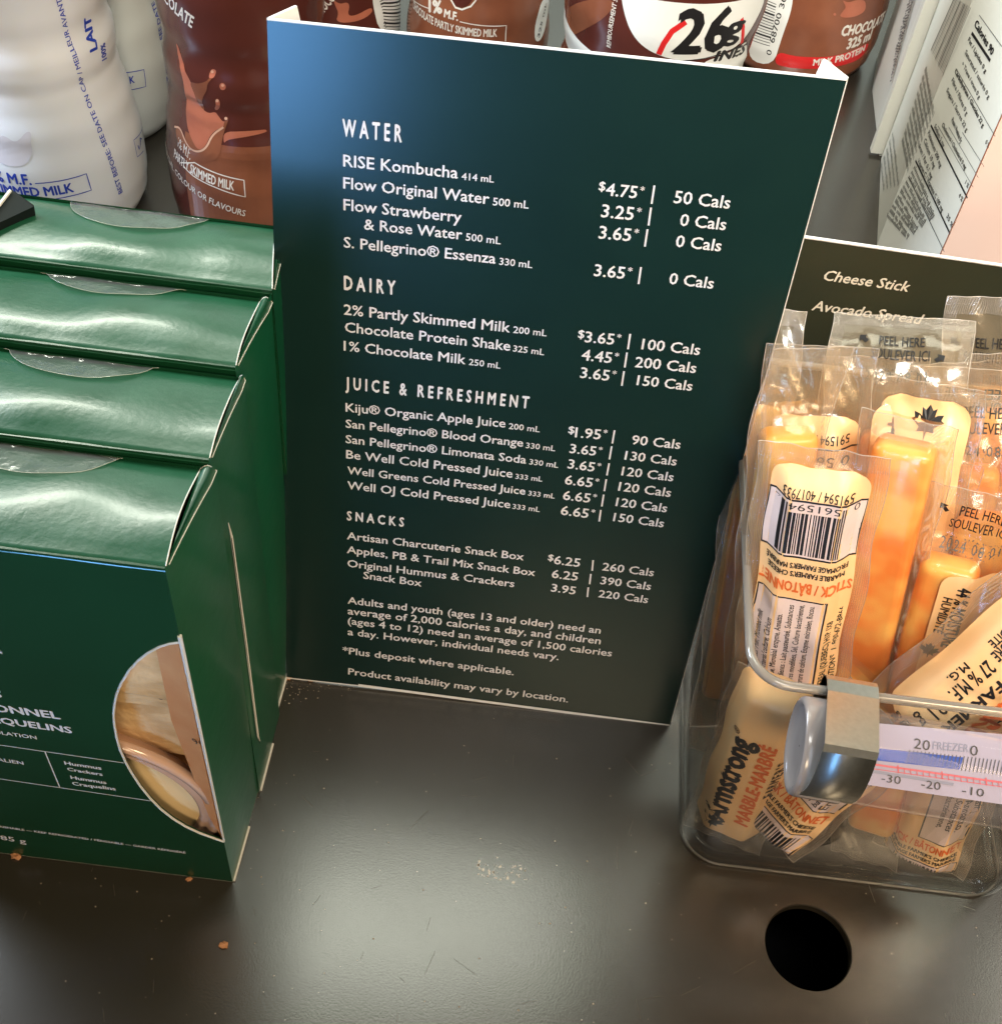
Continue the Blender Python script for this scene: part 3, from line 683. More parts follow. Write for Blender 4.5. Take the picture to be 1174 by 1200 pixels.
B7 = Bottle((940, 12), 2.5, 4.75, m_choc2, 'protein shake bottle with red band behind the top right card corner', 'bottle', GC, m_dark_cap, 'protein_shake_bottle')
# bottle 1
a = Acc()
B1.text(a, "2% M.F.", z0_(-52, 1003), z0_(182, 1040), bold=.03, hpx=12)
B1.text(a, "PARTLY SKIMMED MILK", z0_(20, 1085), z0_(418, 1078), visible="IMMED MILK", bold=.03, hpx=11)
B1.sharp = True
B1.line(a, [z0_(200, 1033), z0_(340, 1018), z0_(487, 978), z0_(515, 1070), z0_(400, 1103), z0_(230, 1128), z0_(90, 1125)], .05)
B1.text(a, "BEST BEFORE: SEE DATE ON CAP / MEILLEUR AVANT", z0_(690, 1080), z0_(345, -10), bold=.012, hpx=5.5)
a.mk('lettering', m_blue, B1.root)
a = Acc(); B1.text(a, "LAIT", z0_(548, 275), z0_(512, 90), bold=.04, hpx=9); B1.text(a, "100%", z0_(600, 330), z0_(590, 240), bold=.03, hpx=6)
B1.line(a, [z0_(800, 715), z0_(752, 790), z0_(772, 885), z0_(806, 850)], .035); B1.text(a, "LA", z0_(783, 845), z0_(797, 780), height=.3)
a.mk('lettering', m_blue, B1.root)
a = Acc(); B1.poly(a, [z0_(x, y) for x, y in ((0, 760), (40, 770), (80, 800), (110, 790), (150, 740), (180, 745), (175, 800), (190, 860), (150, 930), (80, 940), (30, 930), (-20, 900))]); a.mk('splash_print', m_mauve, B1.root)
# bottle 2
a = Acc(); B2.text(a, "BEST BEFORE: SEE DATE ON CAP", (200.5, 106), (178, -10), visible="BEST BEFORE: SEE DATE O", hpx=5, bold=.012)
B2.line(a, [(140, 86), z1_(495, 240), z1_(502, 298), (150, 106)], .04); B2.text(a, "MILK", (138, 101), (158, 97), hpx=8, bold=.02)
a.mk('lettering', m_blue, B2.root)
# bottle 3: splash
a = Acc()
B3.poly(a, [z7_(x, y) for x, y in ((122, 230), (135, 250), (150, 300), (165, 350), (185, 410), (205, 450), (240, 520), (265, 590), (300, 615), (335, 605), (350, 625), (375, 660), (395, 655), (385, 690), (345, 700), (310, 730), (280, 795), (245, 815), (210, 760), (180, 670), (178, 580), (170, 470), (148, 370), (135, 310))])
B3.poly(a, [z7_(x, y) for x, y in ((380, 712), (480, 710), (600, 700), (612, 705), (612, 715), (500, 740), (400, 755), (380, 780))])
B3.poly(a, [z7_(x, y) for x, y in ((340, 380), (318, 372), (305, 395), (300, 425), (325, 425), (338, 400))]); B3.poly(a, [z7_(x, y) for x, y in ((360, 455), (375, 447), (393, 462), (390, 485), (370, 490), (358, 475))])
B3.poly(a, [z7_(x, y) for x, y in ((335, 545), (345, 532), (360, 545), (362, 580), (345, 600), (330, 590), (340, 570))])
a.mk('splash_print', m_splash, B3.root)
a = Acc()
B3.poly(a, [z7_(x, y) for x, y in ((195, 440), (240, 455), (290, 440), (300, 425), (322, 420), (292, 455), (290, 490), (270, 525), (265, 560), (280, 600), (250, 570), (225, 510))], off=.025)
B3.poly(a, [z7_(x, y) for x, y in ((120, 685), (150, 690), (180, 780), (210, 815), (250, 825), (290, 800), (320, 730), (380, 690), (382, 665), (398, 625), (408, 645), (395, 680), (375, 740), (360, 850), (300, 880), (240, 870), (180, 850), (140, 780))], off=.024)
a.mk('splash_highlight', m_choc2, B3.root)
a = Acc(); B3.line(a, [z7_(x, y) for x, y in ((118, 685), (150, 690), (180, 775), (210, 812), (250, 822), (290, 798), (320, 728), (380, 688))], .09, .03)
for c_ in ((320, 388), (376, 462), (346, 545), (393, 640)):
    B3.poly(a, [z7_(c_[0] + 9 * math.cos(t), c_[1] + 9 * math.sin(t)) for t in (0, 1, 2, 3, 4, 5)], off=.03)
a.mk('splash_rim', m_splash2, B3.root)
a = Acc(); B3.band(a, 0.3, B3.hit(z7_(400, 790)).y, -2.2 * 4.05, -.2 * 4.05, .008); a.mk('lower_label', m_choc2, B3.root)
a = Acc()
B3.text(a, "CHOCOLATE", z7_(85, 35), z7_(208, 152), visible="OLATE", hpx=12, bold=.03)
B3.text(a, "PARTLY SKIMMED MILK", z7_(200, 932), z7_(435, 1030), visible="SKIMMED MILK", hpx=9.5, bold=.025)
B3.sharp = True
B3.line(a, [z7_(x, y) for x, y in ((150, 880), (225, 880), (490, 975), (497, 1065), (340, 1015), (215, 950), (165, 900))], .05)
B3.text(a, "1% M.F.", z7_(135, 790), z7_(200, 865), hpx=10, bold=.03)
B3.text(a, "NO ARTIFICIAL COLOUR OR FLAVOURS", z7_(240, 1058), z7_(495, 1170), visible="OR FLAVOURS", hpx=6, bold=.01)
a.mk('lettering', m_cream, B3.root)
# bottle 4
def zc(x, y): return (360 + x / 3.913, y / 3.913)
a = Acc(); B4.poly(a, [zc(x, y) for x, y in ((296, -60), (400, -60), (440, 0), (440, 160), (330, 160), (300, 20))], off=.012); a.mk('barcode_strip', m_labelwhite, B4.root)
a = Acc()
for k in range(13): B4.line(a, [zc(325 + k * 3.5, -18 + k * 13), zc(350, -30 + k * 15), zc(437, -50 + k * 17)], .05 + .05 * (k % 3 == 0), .022)
a.mk('barcode', m_black, B4.root)
a = Acc(); B4.poly(a, [zc(x, y) for x, y in ((120, 0), (150, 20), (185, 10), (195, 30), (185, 70), (215, 75), (295, 30), (300, 60), (230, 100), (130, 105), (145, 60), (130, 30))]); a.mk('splash_print', m_splash, B4.root)
a = Acc(); B4.text(a, "CHOCOLATE", zc(55, 85), zc(130, -5), visible="CHOCO", hpx=12, bold=.03); a.mk('lettering', m_cream, B4.root)
# bottle 5
a = Acc(); B5.text(a, "1%", zc(560, 55), zc(618, 62), hpx=14, bold=.05); B5.text(a, "M.F.", zc(628, 78), zc(690, 96), hpx=9, bold=.04)
B5.text(a, "CHOCOLATE PARTLY SKIMMED MILK", zc(487, 35), zc(868, 168), hpx=8.5, bold=.03)
B5.line(a, [zc(x, y) for x, y in ((484, -5), (560, 40))], .05); B5.line(a, [zc(x, y) for x, y in ((700, 100), (800, 118), (912, 118), (908, 190))], .05)
B5.line(a, [zc(660, 0), zc(680, 35), zc(710, 45), zc(750, 30), zc(775, 0)], .09)
a.mk('lettering', m_cream, B5.root)
a = Acc(); B5.poly(a, [zc(x, y) for x, y in ((650, -20), (665, 10), (685, 32), (715, 38), (745, 22), (765, -20))], off=.014); a.mk('splash_print', m_choc, B5.root)
a = Acc(); B5.poly(a, [zc(x, y) for x, y in ((1075, -10), (1115, -10), (1100, 70), (1070, 190), (1038, 190), (1050, 80))], off=.014); a.mk('side_strip', m_labelwhite, B5.root)
a = Acc(); B5.text(a, "325 mL", zc(1062, 175), zc(1095, 15), height=.25); a.mk('strip_print', m_black, B5.root)
# bottle 6
def zd(x, y): return (620 + x / 4.193, y / 4.193)
a = Acc(); B6.poly(a, [zd(x, y) for x, y in ((448, -60), (460, 40), (490, 140), (540, 215), (620, 268), (740, 300), (860, 290), (960, 262), (1040, 210), (1100, 120), (1150, 20), (1160, -60))], off=.014)
B6.poly(a, [zd(x, y) for x, y in ((135, 120), (145, 40), (160, 18), (178, 50), (178, 100), (158, 182), (145, 165))], off=.014)
B6.poly(a, [zd(x, y) for x, y in ((1070, 195), (1040, 225), (940, 275), (850, 305), (860, 350), (1050, 350))], off=.016)
a.mk('white_badge', m_labelwhite, B6.root)
a = Acc(); B6.text(a, "26", zd(705, 258), zd(955, 238), hpx=46, bold=.035); B6.text(a, "g", zd(952, 190), zd(1028, 182), bold=.03, hpx=30)
B6.line(a, [zd(x, y) for x, y in ((740, 300), (860, 288), (960, 256), (1068, 200))], .05); B6.text(a, "INES", zd(905, 302), zd(1048, 262), hpx=13, bold=.04)
a.mk('lettering', m_black, B6.root)
a = Acc(); B6.line(a, [zd(x, y) for x, y in ((635, 268), (660, 215), (700, 155), (768, 108))], .26, .03); B6.line(a, [zd(x, y) for x, y in ((1040, 92), (1048, 140), (1040, 215))], .2, .03); a.mk('red_arc', m_red, B6.root)
a = Acc(); B6.text(a, "REMBOURSEMENT S.A.", zd(400, 238), zd(440, -30), hpx=5, bold=.02); a.mk('deposit_text', m_cream, B6.root)
a = Acc(); B6.poly(a, [zd(x, y) for x, y in ((180, 60), (300, -10), (430, 0), (400, 60), (330, 120), (200, 190), (190, 130))], off=.01); a.mk('splash_print', m_choc2, B6.root)
# bottle 7
def ze(x, y): return (860 + x / 5.87, y / 5.87)
a = Acc(); B7.poly(a, [ze(x, y) for x, y in ((210, -60), (410, -60), (390, 90), (330, 250), (270, 455), (95, 410), (120, 260), (170, 80))], off=.014); a.mk('barcode_strip', m_labelwhite, B7.root)
a = Acc()
for k, wd_ in enumerate((1, 2, 1, 1, 3, 1, 2, 1, 1, 2, 1, 1, 3, 1, 1, 1)):
    y = 0 + k * 19
    if y > 300: break
    B7.line(a, [ze(205 - k * 5.0, y - 5), ze(290 - k * 3, y + 32)], .035 * wd_, .024)
B7.text(a, "0  68700 30", ze(252, 385), ze(365, -20), hpx=6)
a.mk('barcode', m_black, B7.root)
a = Acc(); B7.poly(a, [ze(x, y) for x, y in ((300, 355), (400, 385), (540, 395), (700, 385), (830, 340), (925, 290), (915, 330), (870, 400), (780, 440), (660, 465), (500, 475), (350, 462), (275, 440))], off=.014); a.mk('red_band', m_red, B7.root)
a = Acc(); B7.text(a, "CHOCOLATE", ze(730, 248), ze(1015, 145), hpx=12, bold=.05); B7.text(a, "325 ml", ze(770, 338), ze(930, 270), hpx=12, bold=.05)
B7.text(a, "MILK PROTEIN", ze(540, 452), ze(890, 350), hpx=7, bold=.04); a.mk('lettering', m_cream, B7.root)
a = Acc(); B7.poly(a, [ze(x, y) for x, y in ((740, 0), (780, 20), (840, 0), (900, 0), (905, 70), (850, 110), (770, 125), (720, 115), (745, 80), (770, 50))], off=.014)
B7.poly(a, [ze(690 + 11 * math.cos(t), 100 + 11 * math.sin(t)) for t in (0, 1, 2, 3, 4, 5)], off=.014); a.mk('splash_print', m_splash, B7.root)

# ================================================================== CARTONS
def prism(name, foot, h, mt, root, mats=None, fm=None):
    n = len(foot); V = [(x, y, .02) for x, y in foot] + [(x, y, h) for x, y in foot]
    Fc = [(i, (i + 1) % n, (i + 1) % n + n, i + n) for i in range(n)] + [tuple(range(n, 2 * n)), tuple(range(n - 1, -1, -1))]
    return mk(name, V, Fc, mt, root, mats=mats, fmat=fm)
cA = empty('juice_carton', (18, 54, 0), 'white and pink drink carton with a nutrition table, nearest of the two', 'carton', 'white drink cartons at the right')
E1, E2, E3 = at_z((1069, 371)), at_z((1027, 287)), at_z((1032, 186))
E1.z = E2.z = E3.z = 0
foot = [(E1.x, E1.y), (E1.x + 7.5, E1.y + .9), (E1.x + 7.9, E3.y + 1), (E3.x, E3.y), (E2.x, E2.y)]
prism('body', foot, 24, m_carton, cA, mats=[m_carton, m_pink], fm=[1, 0, 0, 0, 0, 0, 0])
mk('fold_line', *tube_vf([(E1.x, E1.y, .1), (E1.x, E1.y, 24)], .03, 6), mat('fold_brown', (0.25, 0.10, 0.06), 0.5), cA)
n1 = Vector((E1.x - E2.x, E1.y - E2.y, 0)).cross(Vector((0, 0, 1))).normalized(); n1 = n1 if n1.x < 0 else -n1
n2 = Vector((E2.x - E3.x, E2.y - E3.y, 0)).cross(Vector((0, 0, 1))).normalized(); n2 = n2 if n2.x < 0 else -n2
def c1(x, y, z=2):
    q = (1000 + x / 6.667, 140 + y / 6.667) if z == 2 else (1000 + x / 6.747, y / 6.747); return on_plane(q, E2, n1)
def c2(x, y, z=1):
    q = (1000 + x / 6.667, 140 + y / 6.667) if z == 2 else (1000 + x / 6.747, y / 6.747); return on_plane(q, E2, n2)
a = Acc()
for x0, y0, x1, y1, z, wd in ((605, 45, 890, 615, 2, .10), (485, 320, 755, 895, 2, .10), (430, 450, 710, 1035, 2, .04), (660, 50, 935, 530, 2, .025), (935, 260, 1080, 480, 1, .14), (995, 120, 1174, 370, 1, .03),
                              (810, 540, 1120, 1080, 1, .03), (745, 60, 975, 455, 2, .025), (850, 100, 1020, 370, 2, .025)): strip(a, c1(x0, y0, z), c1(x1, y1, z), n1, wd, .02)
a.mk('table_rule', m_black, cA)
a = Acc()
for s, x0, y0, x1, y1, z, b in (("Calories 90", 955, 200, 1090, 440, 1, .03), ("Fat / Lipides 0 g", 905, 320, 1040, 580, 1, .01), ("Saturated / satur\u00e9s 0 g", 880, 420, 1065, 785, 1, 0),
    ("+ Trans / trans 0 g", 855, 510, 990, 785, 1, 0), ("Carbohydrate / Glucides 22 g", 800, 570, 1020, 1010, 1, .02), ("Fibre / Fibres 0 g", 775, 640, 890, 915, 1, 0), ("Sugars / Sucres 22 g", 735, 720, 890, 1045, 1, 0),
    ("Protein / Prot\u00e9ines 0 g", 765, 10, 835, 185, 2, .02), ("Cholesterol / Cholest\u00e9rol 0 mg", 690, 50, 870, 395, 2, .01), ("Sodium 5 mg", 630, 60, 700, 222, 2, 0), ("Potassium 200 mg", 580, 110, 675, 380, 2, 0),
    ("Calcium 10 mg", 550, 170, 625, 385, 2, 0), ("Iron / Fer 0.1 mg", 510, 220, 605, 470, 2, 0), ("Vitamin C / Vitamine C 100 mg", 500, 330, 690, 725, 2, 0),
    ("0 %", 1028, 185, 1050, 225, 2, 0), ("1 %", 870, 500, 890, 540, 2, 0), ("4 %", 820, 600, 845, 645, 2, 0), ("35 %", 725, 760, 765, 850, 2, 0)):
    line_text(a, s, c1(x0, y0, z), c1(x1, y1, z), n1, bold=b + .012, off=.02, hpx=8 if 'Cal' in s and '90' in s else 5)
a.mk('nutrition_print', m_black, cA)
def greek(acc, P0, P1, n, h, seed):
    rnd = random.Random(seed); d = (P1 - P0); L = d.length; d.normalize(); x = 0
    while x < L:
        wl = h * rnd.uniform(1.2, 3.6); c = x
        while c < min(x + wl, L):
            cw = h * rnd.uniform(.35, .55); u = Vector(n).cross(d).normalized(); hh = h * rnd.choice((.6, .6, .9)); p = P0 + d * c + n * .02
            acc.add([p, p + d * cw * .55, p + d * cw * .55 + u * hh, p + u * hh], [(0, 1, 2, 3)]); c += cw
        x += wl + h * .5
a = Acc()
for k in range(11):
    x0 = 470 - k * 21; y0 = 380 + k * 38
    greek(a, c1(x0, y0), c1(x0 + 150 + 10 * (k % 3), y0 + 380 - 20 * k), n1, .26, k)
for k in range(10): greek(a, c2(560 - k * 20, 560 + k * 62), c2(625 - k * 22, 930 + k * 48), n2, .32, 40 + k)
for k in range(5): greek(a, c2(300 - k * 22, 120 + k * 60, 2), c2(345 - k * 28, 520 + k * 10, 2), n2, .26, 60 + k)
a.mk('small_print', m_gray, cA)
a = Acc()
for k, wd in enumerate((3, 1, 2, 1, 1, 3, 1, 1, 2, 3, 1, 2, 1, 1, 2)):
    t = k / 14; strip(a, c2(612 + 95 * t, 400 + 190 * t), c2(800 + 128 * t, -20 + 80 * t), n2, .045 * wd, .02)
a.mk('barcode', m_gray, cA)
cB = empty('juice_carton', (19, 66, 0), 'white drink carton with a folded seam strip behind the nutrition table carton', 'carton', 'white drink cartons at the right')
E4 = at_z((1030, 184)); E5 = at_z((1016, 66)); 
E4 = Vector((E4.x, E3.y + .25, 0)); E5.z = 0
prism('body', [(E4.x - .0, E4.y), (E4.x + 8, E4.y + .3), (E4.x + 8, E5.y), (E5.x + .6, E5.y), (E5.x - .1, E5.y - 4)], 24, m_carton, cB)
v, f = box_vf((E4.x - .55, E4.y - .1, .2), (E4.x + .1, E4.y + .35, 23.5)); mk('seam_strip', v, f, mat('seam_offwhite', (0.66, 0.63, 0.53), 0.45), cB)
nb_ = Vector((-1, 0, 0))
def c3(x, y): return on_plane((1000 + x / 6.747, y / 6.747), (E4.x + .02, 0, 0), nb_)
a = Acc()
for k in range(13): greek(a, c3(300 + k * 17, 640 - k * 62), c3(352 + k * 17, 330 - k * 62), nb_, .34, 80 + k)
a.mk('small_print', m_gray, cB)

# ================================================================== PRODUCT SIGN behind the bin
SL = .14; SN = Vector((0, -math.cos(SL), math.sin(SL))); SP = Vector((0, 31, 0)) + Vector((0, math.sin(SL), math.cos(SL))) * 16
def onsign(q): return on_plane(q, SP, SN)
sg = empty('product_sign', (13, 30, 0), 'dark olive sign reading Cheese Stick and Avocado Spread behind the clear bin', 'sign')
s0, s1 = onsign((938, 277)), onsign((1174, 311)); dr = (s1 - s0).normalized(); s0 = s0 - dr * .8; s1 = s0 + dr * 13.0; dn = -SN.cross(dr).normalized() if SN.cross(dr).z > 0 else SN.cross(dr).normalized()
hh = s0.z / abs(dn.z) - .1
V, Fc = slab_vf([s0 + dn * hh, s1 + dn * (hh), s1, s0], SN, .08); mk('board', V, Fc, m_sign, sg)
mk('top_edge', *tube_vf([s0, s1], .055, 6), m_white, sg)
for s, p, q in (("Cheese Stick", (962.8, 327.5), (1062.5, 341.3)), ("Avocado Spread", (950.4, 362.8), (1076.3, 379.3))):
    a = Acc(); line_text(a, s, onsign(p), onsign(q), SN, bold=.015, shear=.18, off=.02); a.mk('text_line', m_signink, sg)

# ================================================================== CLEAR BIN
def rrect(x0, y0, x1, y1, r, n=8):
    P = []
    for cx_, cy_, a0 in ((x1 - r, y0 + r, -90), (x1 - r, y1 - r, 0), (x0 + r, y1 - r, 90), (x0 + r, y0 + r, 180)):
        for k in range(n + 1): A = math.radians(a0 + 90 * k / n); P.append((cx_ + r * math.cos(A), cy_ + r * math.sin(A)))
    return P
BZ = 12.0
bin_ = empty('clear_bin', (13, 18, 0), 'clear acrylic bin full of wrapped cheese sticks on the right of the shelf', 'bin')
def loft(levels):
    V = []; Fc = []; n = None
    for (x0, y0, x1, y1, r, z) in levels:
        P = rrect(x0, y0, x1, y1, r); n = len(P); V += [(x, y, z) for x, y in P]
    for j in range(len(levels) - 1):
        for k in range(n): Fc.append((j * n + k, j * n + (k + 1) % n, (j + 1) * n + (k + 1) % n, (j + 1) * n + k))
    return V, Fc, n
V, Fc, n = loft([(7.75, 18.6, 18.1, 29.5, 1.0, .03), (7.42, 18.28, 18.45, 29.8, 1.25, .12), (7.30, 18.12, 18.6, 30, 1.3, .5), (7.15, 18.0, 18.8, 30.15, 1.2, 4), (6.98, 17.85, 19.1, 30.35, 1.1, 11.9)])
mk('outer_wall', V, Fc, m_acryl, bin_, smooth_=True)
V2, F2, _ = loft([(7.9, 18.75, 17.95, 29.35, .9, .30), (7.58, 18.42, 18.3, 29.65, 1.15, .45), (7.48, 18.3, 18.42, 29.8, 1.15, .9), (7.32, 18.17, 18.63, 29.98, 1.05, 4), (7.15, 18.02, 18.93, 30.18, .95, 11.9)])
mk('inner_wall', V2, F2, m_acryl, bin_, smooth_=True)
mk('floor', V[:n] + V2[:n], [tuple(range(n)), tuple(range(n, 2 * n))], m_floor, bin_)
P = [(x, y, BZ - .02) for x, y in rrect(7.03, 17.90, 19.05, 30.3, 1.05, 12)]
mk('rim', *tube_vf(P, .135, 12, True), m_rim, bin_, smooth_=True)
mk('base_bead', *tube_vf([(x, y, .12) for x, y in rrect(7.5, 18.3, 18.4, 29.7, 1.25, 12)], .04, 8, True), m_rim, bin_, smooth_=True)

# ================================================================== CHEESE STICKS
def T180(w0, s0_): return lambda x, y: (w0 - x, s0_ - y)
class Pack:
    def __init__(s, qt, Yt, ql, Yl, L, label, hw=1.65, roll=0.0, top=2.6, bot=2.2, curl=0.0, cheese=None, cw=.80, ct=.5, seed=0, side=0.0, s0cap=False):
        A, B = at_y(qt, Yt), at_y(ql, Yl); v = (A - B).normalized(); O = A - v * L
        if s0cap: L = min(L, (A - B).length + .05); O = A - v * L
        if O.z < .5: L = (A.z - .5) / v.z; O = A - v * L
        s.L = L; s.A = A; s.v = v; mid = (A + B) / 2
        n = (EYE - mid); n = (n - v * n.dot(v)).normalized(); n = Matrix.Rotation(roll, 3, v) @ n; wv = v.cross(n)
        s.pxlen = math.hypot(qt[0] - ql[0], qt[1] - ql[1]); s.ulen = (A - B).length
        Mx = Matrix((wv, v, n)).transposed().to_4x4(); Mx.translation = O * S
        s.M = Matrix((wv, v, n)).transposed(); s.O = O; s.n = n
        s.root = empty('cheese_stick_package', None or (0, 0, 0), label, 'cheese stick', 'wrapped cheese sticks in the clear bin', matrix=Mx)
        s.hw, s.c0, s.c1, s.curl, s.seed, s.cw, s.ct, s.side = hw, bot, L - top, curl, seed, cw, ct, side
        nx, ns = 22, 64; V = []; Fc = []
        for face in (1, -1):
            for j in range(ns + 1):
                for i in range(nx + 1): V.append(s.pt(hw * (2 * i / nx - 1), L * j / ns, 0, face))
        m_ = (nx + 1) * (ns + 1)
        for f_ in (0, 1):
            for j in range(ns):
                for i in range(nx):
                    q = (f_ * m_ + j * (nx + 1) + i, f_ * m_ + j * (nx + 1) + i + 1, f_ * m_ + (j + 1) * (nx + 1) + i + 1, f_ * m_ + (j + 1) * (nx + 1) + i)
                    Fc.append(q if f_ == 0 else tuple(reversed(q)))
        mk('wrapper', V, Fc, m_film, s.root, smooth_=True)
        # crimped seals: top end, bottom end, two long sides
        a = Acc()
        s.patch(a, -hw, hw, L - .5, L, .012); s.patch(a, -hw, hw, 0, .45, .012); s.patch(a, -hw, -hw + .34, .4, L - .4, .012); s.patch(a, hw - .34, hw, .4, L - .4, .012)
        a.mk('crimped_seal', m_crimp, s.root)
        a = Acc()
        for w0, s0_, w1, s1_ in ((-hw, 0, -hw, L), (hw, 0, hw, L), (-hw, L, hw, L), (-hw, 0, hw, 0)):
            v_, f_ = tube_vf([s.pt(w0 + (w1 - w0) * k / 30, s0_ + (s1_ - s0_) * k / 30, 0) for k in range(31)], .011, 5); a.add(v_, f_)
        a.mk('wrapper_edge', m_edge, s.root)
        # cheese bar
        bm = bmesh.new(); bmesh.ops.create_cube(bm, size=2)
        hl = (s.c1 - s.c0) / 2
        for v_ in bm.verts: v_.co = Vector((v_.co.x * cw, v_.co.y * hl, v_.co.z * ct))
        bmesh.ops.bevel(bm, geom=bm.edges[:], offset=.30, segments=4, affect='EDGES', profile=.5)
        mk('cheese', [v_.co + Vector((0, s.c0 + hl, 0)) for v_ in bm.verts], [tuple(v_.index for v_ in f.verts) for f in bm.faces], cheese or m_cheese, s.root, smooth_=True); bm.free()
    def pt(s, w_, s_, off=0.0, face=1):
        T = smooth(s.c0 - 1.0, s.c0 + .1, s_) * (1 - smooth(s.c1 - .1, s.c1 + 1.0, s_))
        b = 1 - smooth(s.cw * .72, s.cw * 1.45, abs(w_)); th = .018 + T * b * (s.ct + .06)
        sd = s.seed * 1.7
        wr = .05 * math.sin(w_ * 4.1 + s_ * 1.3 + sd) * math.sin(s_ * 2.3 + sd) + .03 * math.sin(w_ * 9 + s_ * 3.7 + sd * 2)
        wr *= (1 - .75 * T * b)
        wv = w_ + s.side * smooth(s.c1, s.L, s_) * (s_ - s.c1) * .3 + .06 * math.sin(s_ * 1.9 + sd) * (abs(w_) / s.hw) ** 2
        z = face * th + wr + off * face; y = s_
        if s.curl and s_ > s.c1 + .7:
            d = s_ - (s.c1 + .7); k = s.curl; ang = k * d
            y = s.c1 + .7 + (math.sin(ang) / k if k else d) ; zc_ = (1 - math.cos(ang)) / k
            y -= z * math.sin(ang) * 0; z = z - zc_
        return Vector((wv, y, z))
    def patch(s, acc, w0, w1, s0_, s1_, off, corner=0.0, face=1):
        nw = max(2, int(abs(w1 - w0) / .16)); nl = max(2, int(abs(s1_ - s0_) / (.11 if corner else .18))); V = []; Fc = []
        for j in range(nl + 1):
            ss = s0_ + (s1_ - s0_) * j / nl; ins = 0
            if corner:
                d = min(s1_ - ss, corner); ins = corner - math.sqrt(max(0, corner ** 2 - (corner - d) ** 2))
                d2 = min(ss - s0_, corner); ins = max(ins, corner - math.sqrt(max(0, corner ** 2 - (corner - d2) ** 2)))
            for i in range(nw + 1):
                V.append(s.pt((w0 + ins) + (w1 - w0 - 2 * ins) * i / nw, ss, off, face))
        for j in range(nl):
            for i in range(nw): Fc.append((j * (nw + 1) + i, j * (nw + 1) + i + 1, (j + 1) * (nw + 1) + i + 1, (j + 1) * (nw + 1) + i))
        acc.add(V, Fc)
    def text(s, acc, st, w0, s0_, wid, deg=0, height=None, bold=.01, off=.045, space=1.0, face=1):
        """w0,s0_: start of baseline; wid: length of the line; deg: reading direction (0 = to the right)"""
        V, Fc, wd = text2d(st, bold, space); sx = wid / wd; sy = height / CAP if height else sx; A = math.radians(deg); c, n = math.cos(A), math.sin(A)
        fl = Fc if face == 1 else [tuple(reversed(f)) for f in Fc]
        nq = len(V) // 4 if bold else len(V)
        acc.add([s.pt(w0 + x * sx * c - y * sy * n, s0_ + x * sx * n + y * sy * c, off + .0015 * (i // nq), face) for i, (x, y) in enumerate(V)], fl)
    def frame(s, acc, w0, w1, s0_, s1_, t, off=.04):
        s.patch(acc, w0, w1, s1_ - t, s1_, off); s.patch(acc, w0, w1, s0_, s0_ + t, off); s.patch(acc, w0, w0 + t, s0_, s1_, off); s.patch(acc, w1 - t, w1, s0_, s1_, off)
    # ---- printed layouts; s1_ = top of the label, f = length factor
    def back_label(s, s1_, f=1.0, lw=1.2, cut=None):
        k = Acc(); s.patch(k, -lw, lw, s1_ - 9.2 * f, s1_, .03, .45); k.mk('label', m_clabel, s.root, smooth_=True)
        t = s1_ - .95 * f; b = t - 2.35 * f
        k = Acc(); s.patch(k, -lw + .02, lw - .02, b, t, .038); pt_ = b - 1.75 * f; s.patch(k, -lw + .05, lw * .55, pt_ - 4.3 * f, pt_, .038); k.mk('label_panel', m_cpanel, s.root)
        k = Acc(); s.frame(k, -lw + .01, lw - .01, b, t, .055, .046); s.frame(k, -lw + .03, lw * .57, pt_ - 4.3 * f, pt_, .045, .046)
        s.text(k, "591594 / 4017933", lw * .72, s1_ - .62 * f, lw * 1.42, 180, .24)
        s.text(k, "561594", lw * .52, t - .14 * f, lw * 1.05, 180, .27 * f, bold=0); s.text(k, "0", lw * .86, t - .10 * f, .14, 180, .25 * f, bold=0); s.text(k, "4", -lw * .74, t - .10 * f, .14, 180, .25 * f, bold=0)
        rnd = random.Random(5); x = -lw * .70
        while x < lw * .62:
            wd = rnd.choice((.03, .03, .045, .075, .10)); tall = x < -lw * .55 or x > lw * .52
            s.patch(k, x, x + wd, b + .14 * f, t - (.16 if tall else .50) * f, .046); x += wd + rnd.choice((.025, .035, .055))
        k.mk('barcode', m_black, s.root)
        k = Acc(); s.text(k, "FROMAGE FARMER'S MARBR\u00c9", lw * .85, b - .22 * f, lw * 1.7, 180, .21 * f, .03); s.text(k, "MARBLE FARMER'S CHEESE", lw * .80, b - .56 * f, lw * 1.6, 180, .21 * f, .03)
        for i, l in enumerate(("Ingredients: Milk, Modified milk", "Salt, Bacterial culture, Calcium", "chloride, Microbial enzyme, Annatto.", "Ingr\u00e9dients : Lait pasteuris\u00e9, Substances", "laiti\u00e8res modifi\u00e9es, Sel, Culture bact\u00e9rienne,", "Chlorure de calcium, Enzyme microbien, Rocou.")):
            s.text(k, l, -lw + .22 + i * .255 * lw / 1.2 + .1, pt_ - 4.1 * f, 3.9 * f * min(1, len(l) / 42), 90, .165, .008)
        s.text(k, "MONTREAL (QUEBEC) H1P 1X8", lw * .76, pt_ - 4.6 * f, 3.6 * f, 90, .15, .02); s.text(k, "QUESTIONS, 1-800-672-8866", lw * .95, pt_ - 4.4 * f, 3.9 * f, 90, .15, .02)
        k.mk('lettering', m_black, s.root)
        k = Acc(); s.text(k, "STICK / B\u00c2TONNET", lw * .97, b - 1.02 * f, lw * 1.95, 180, .42 * f, .035); k.mk('orange_lettering', m_corange, s.root)
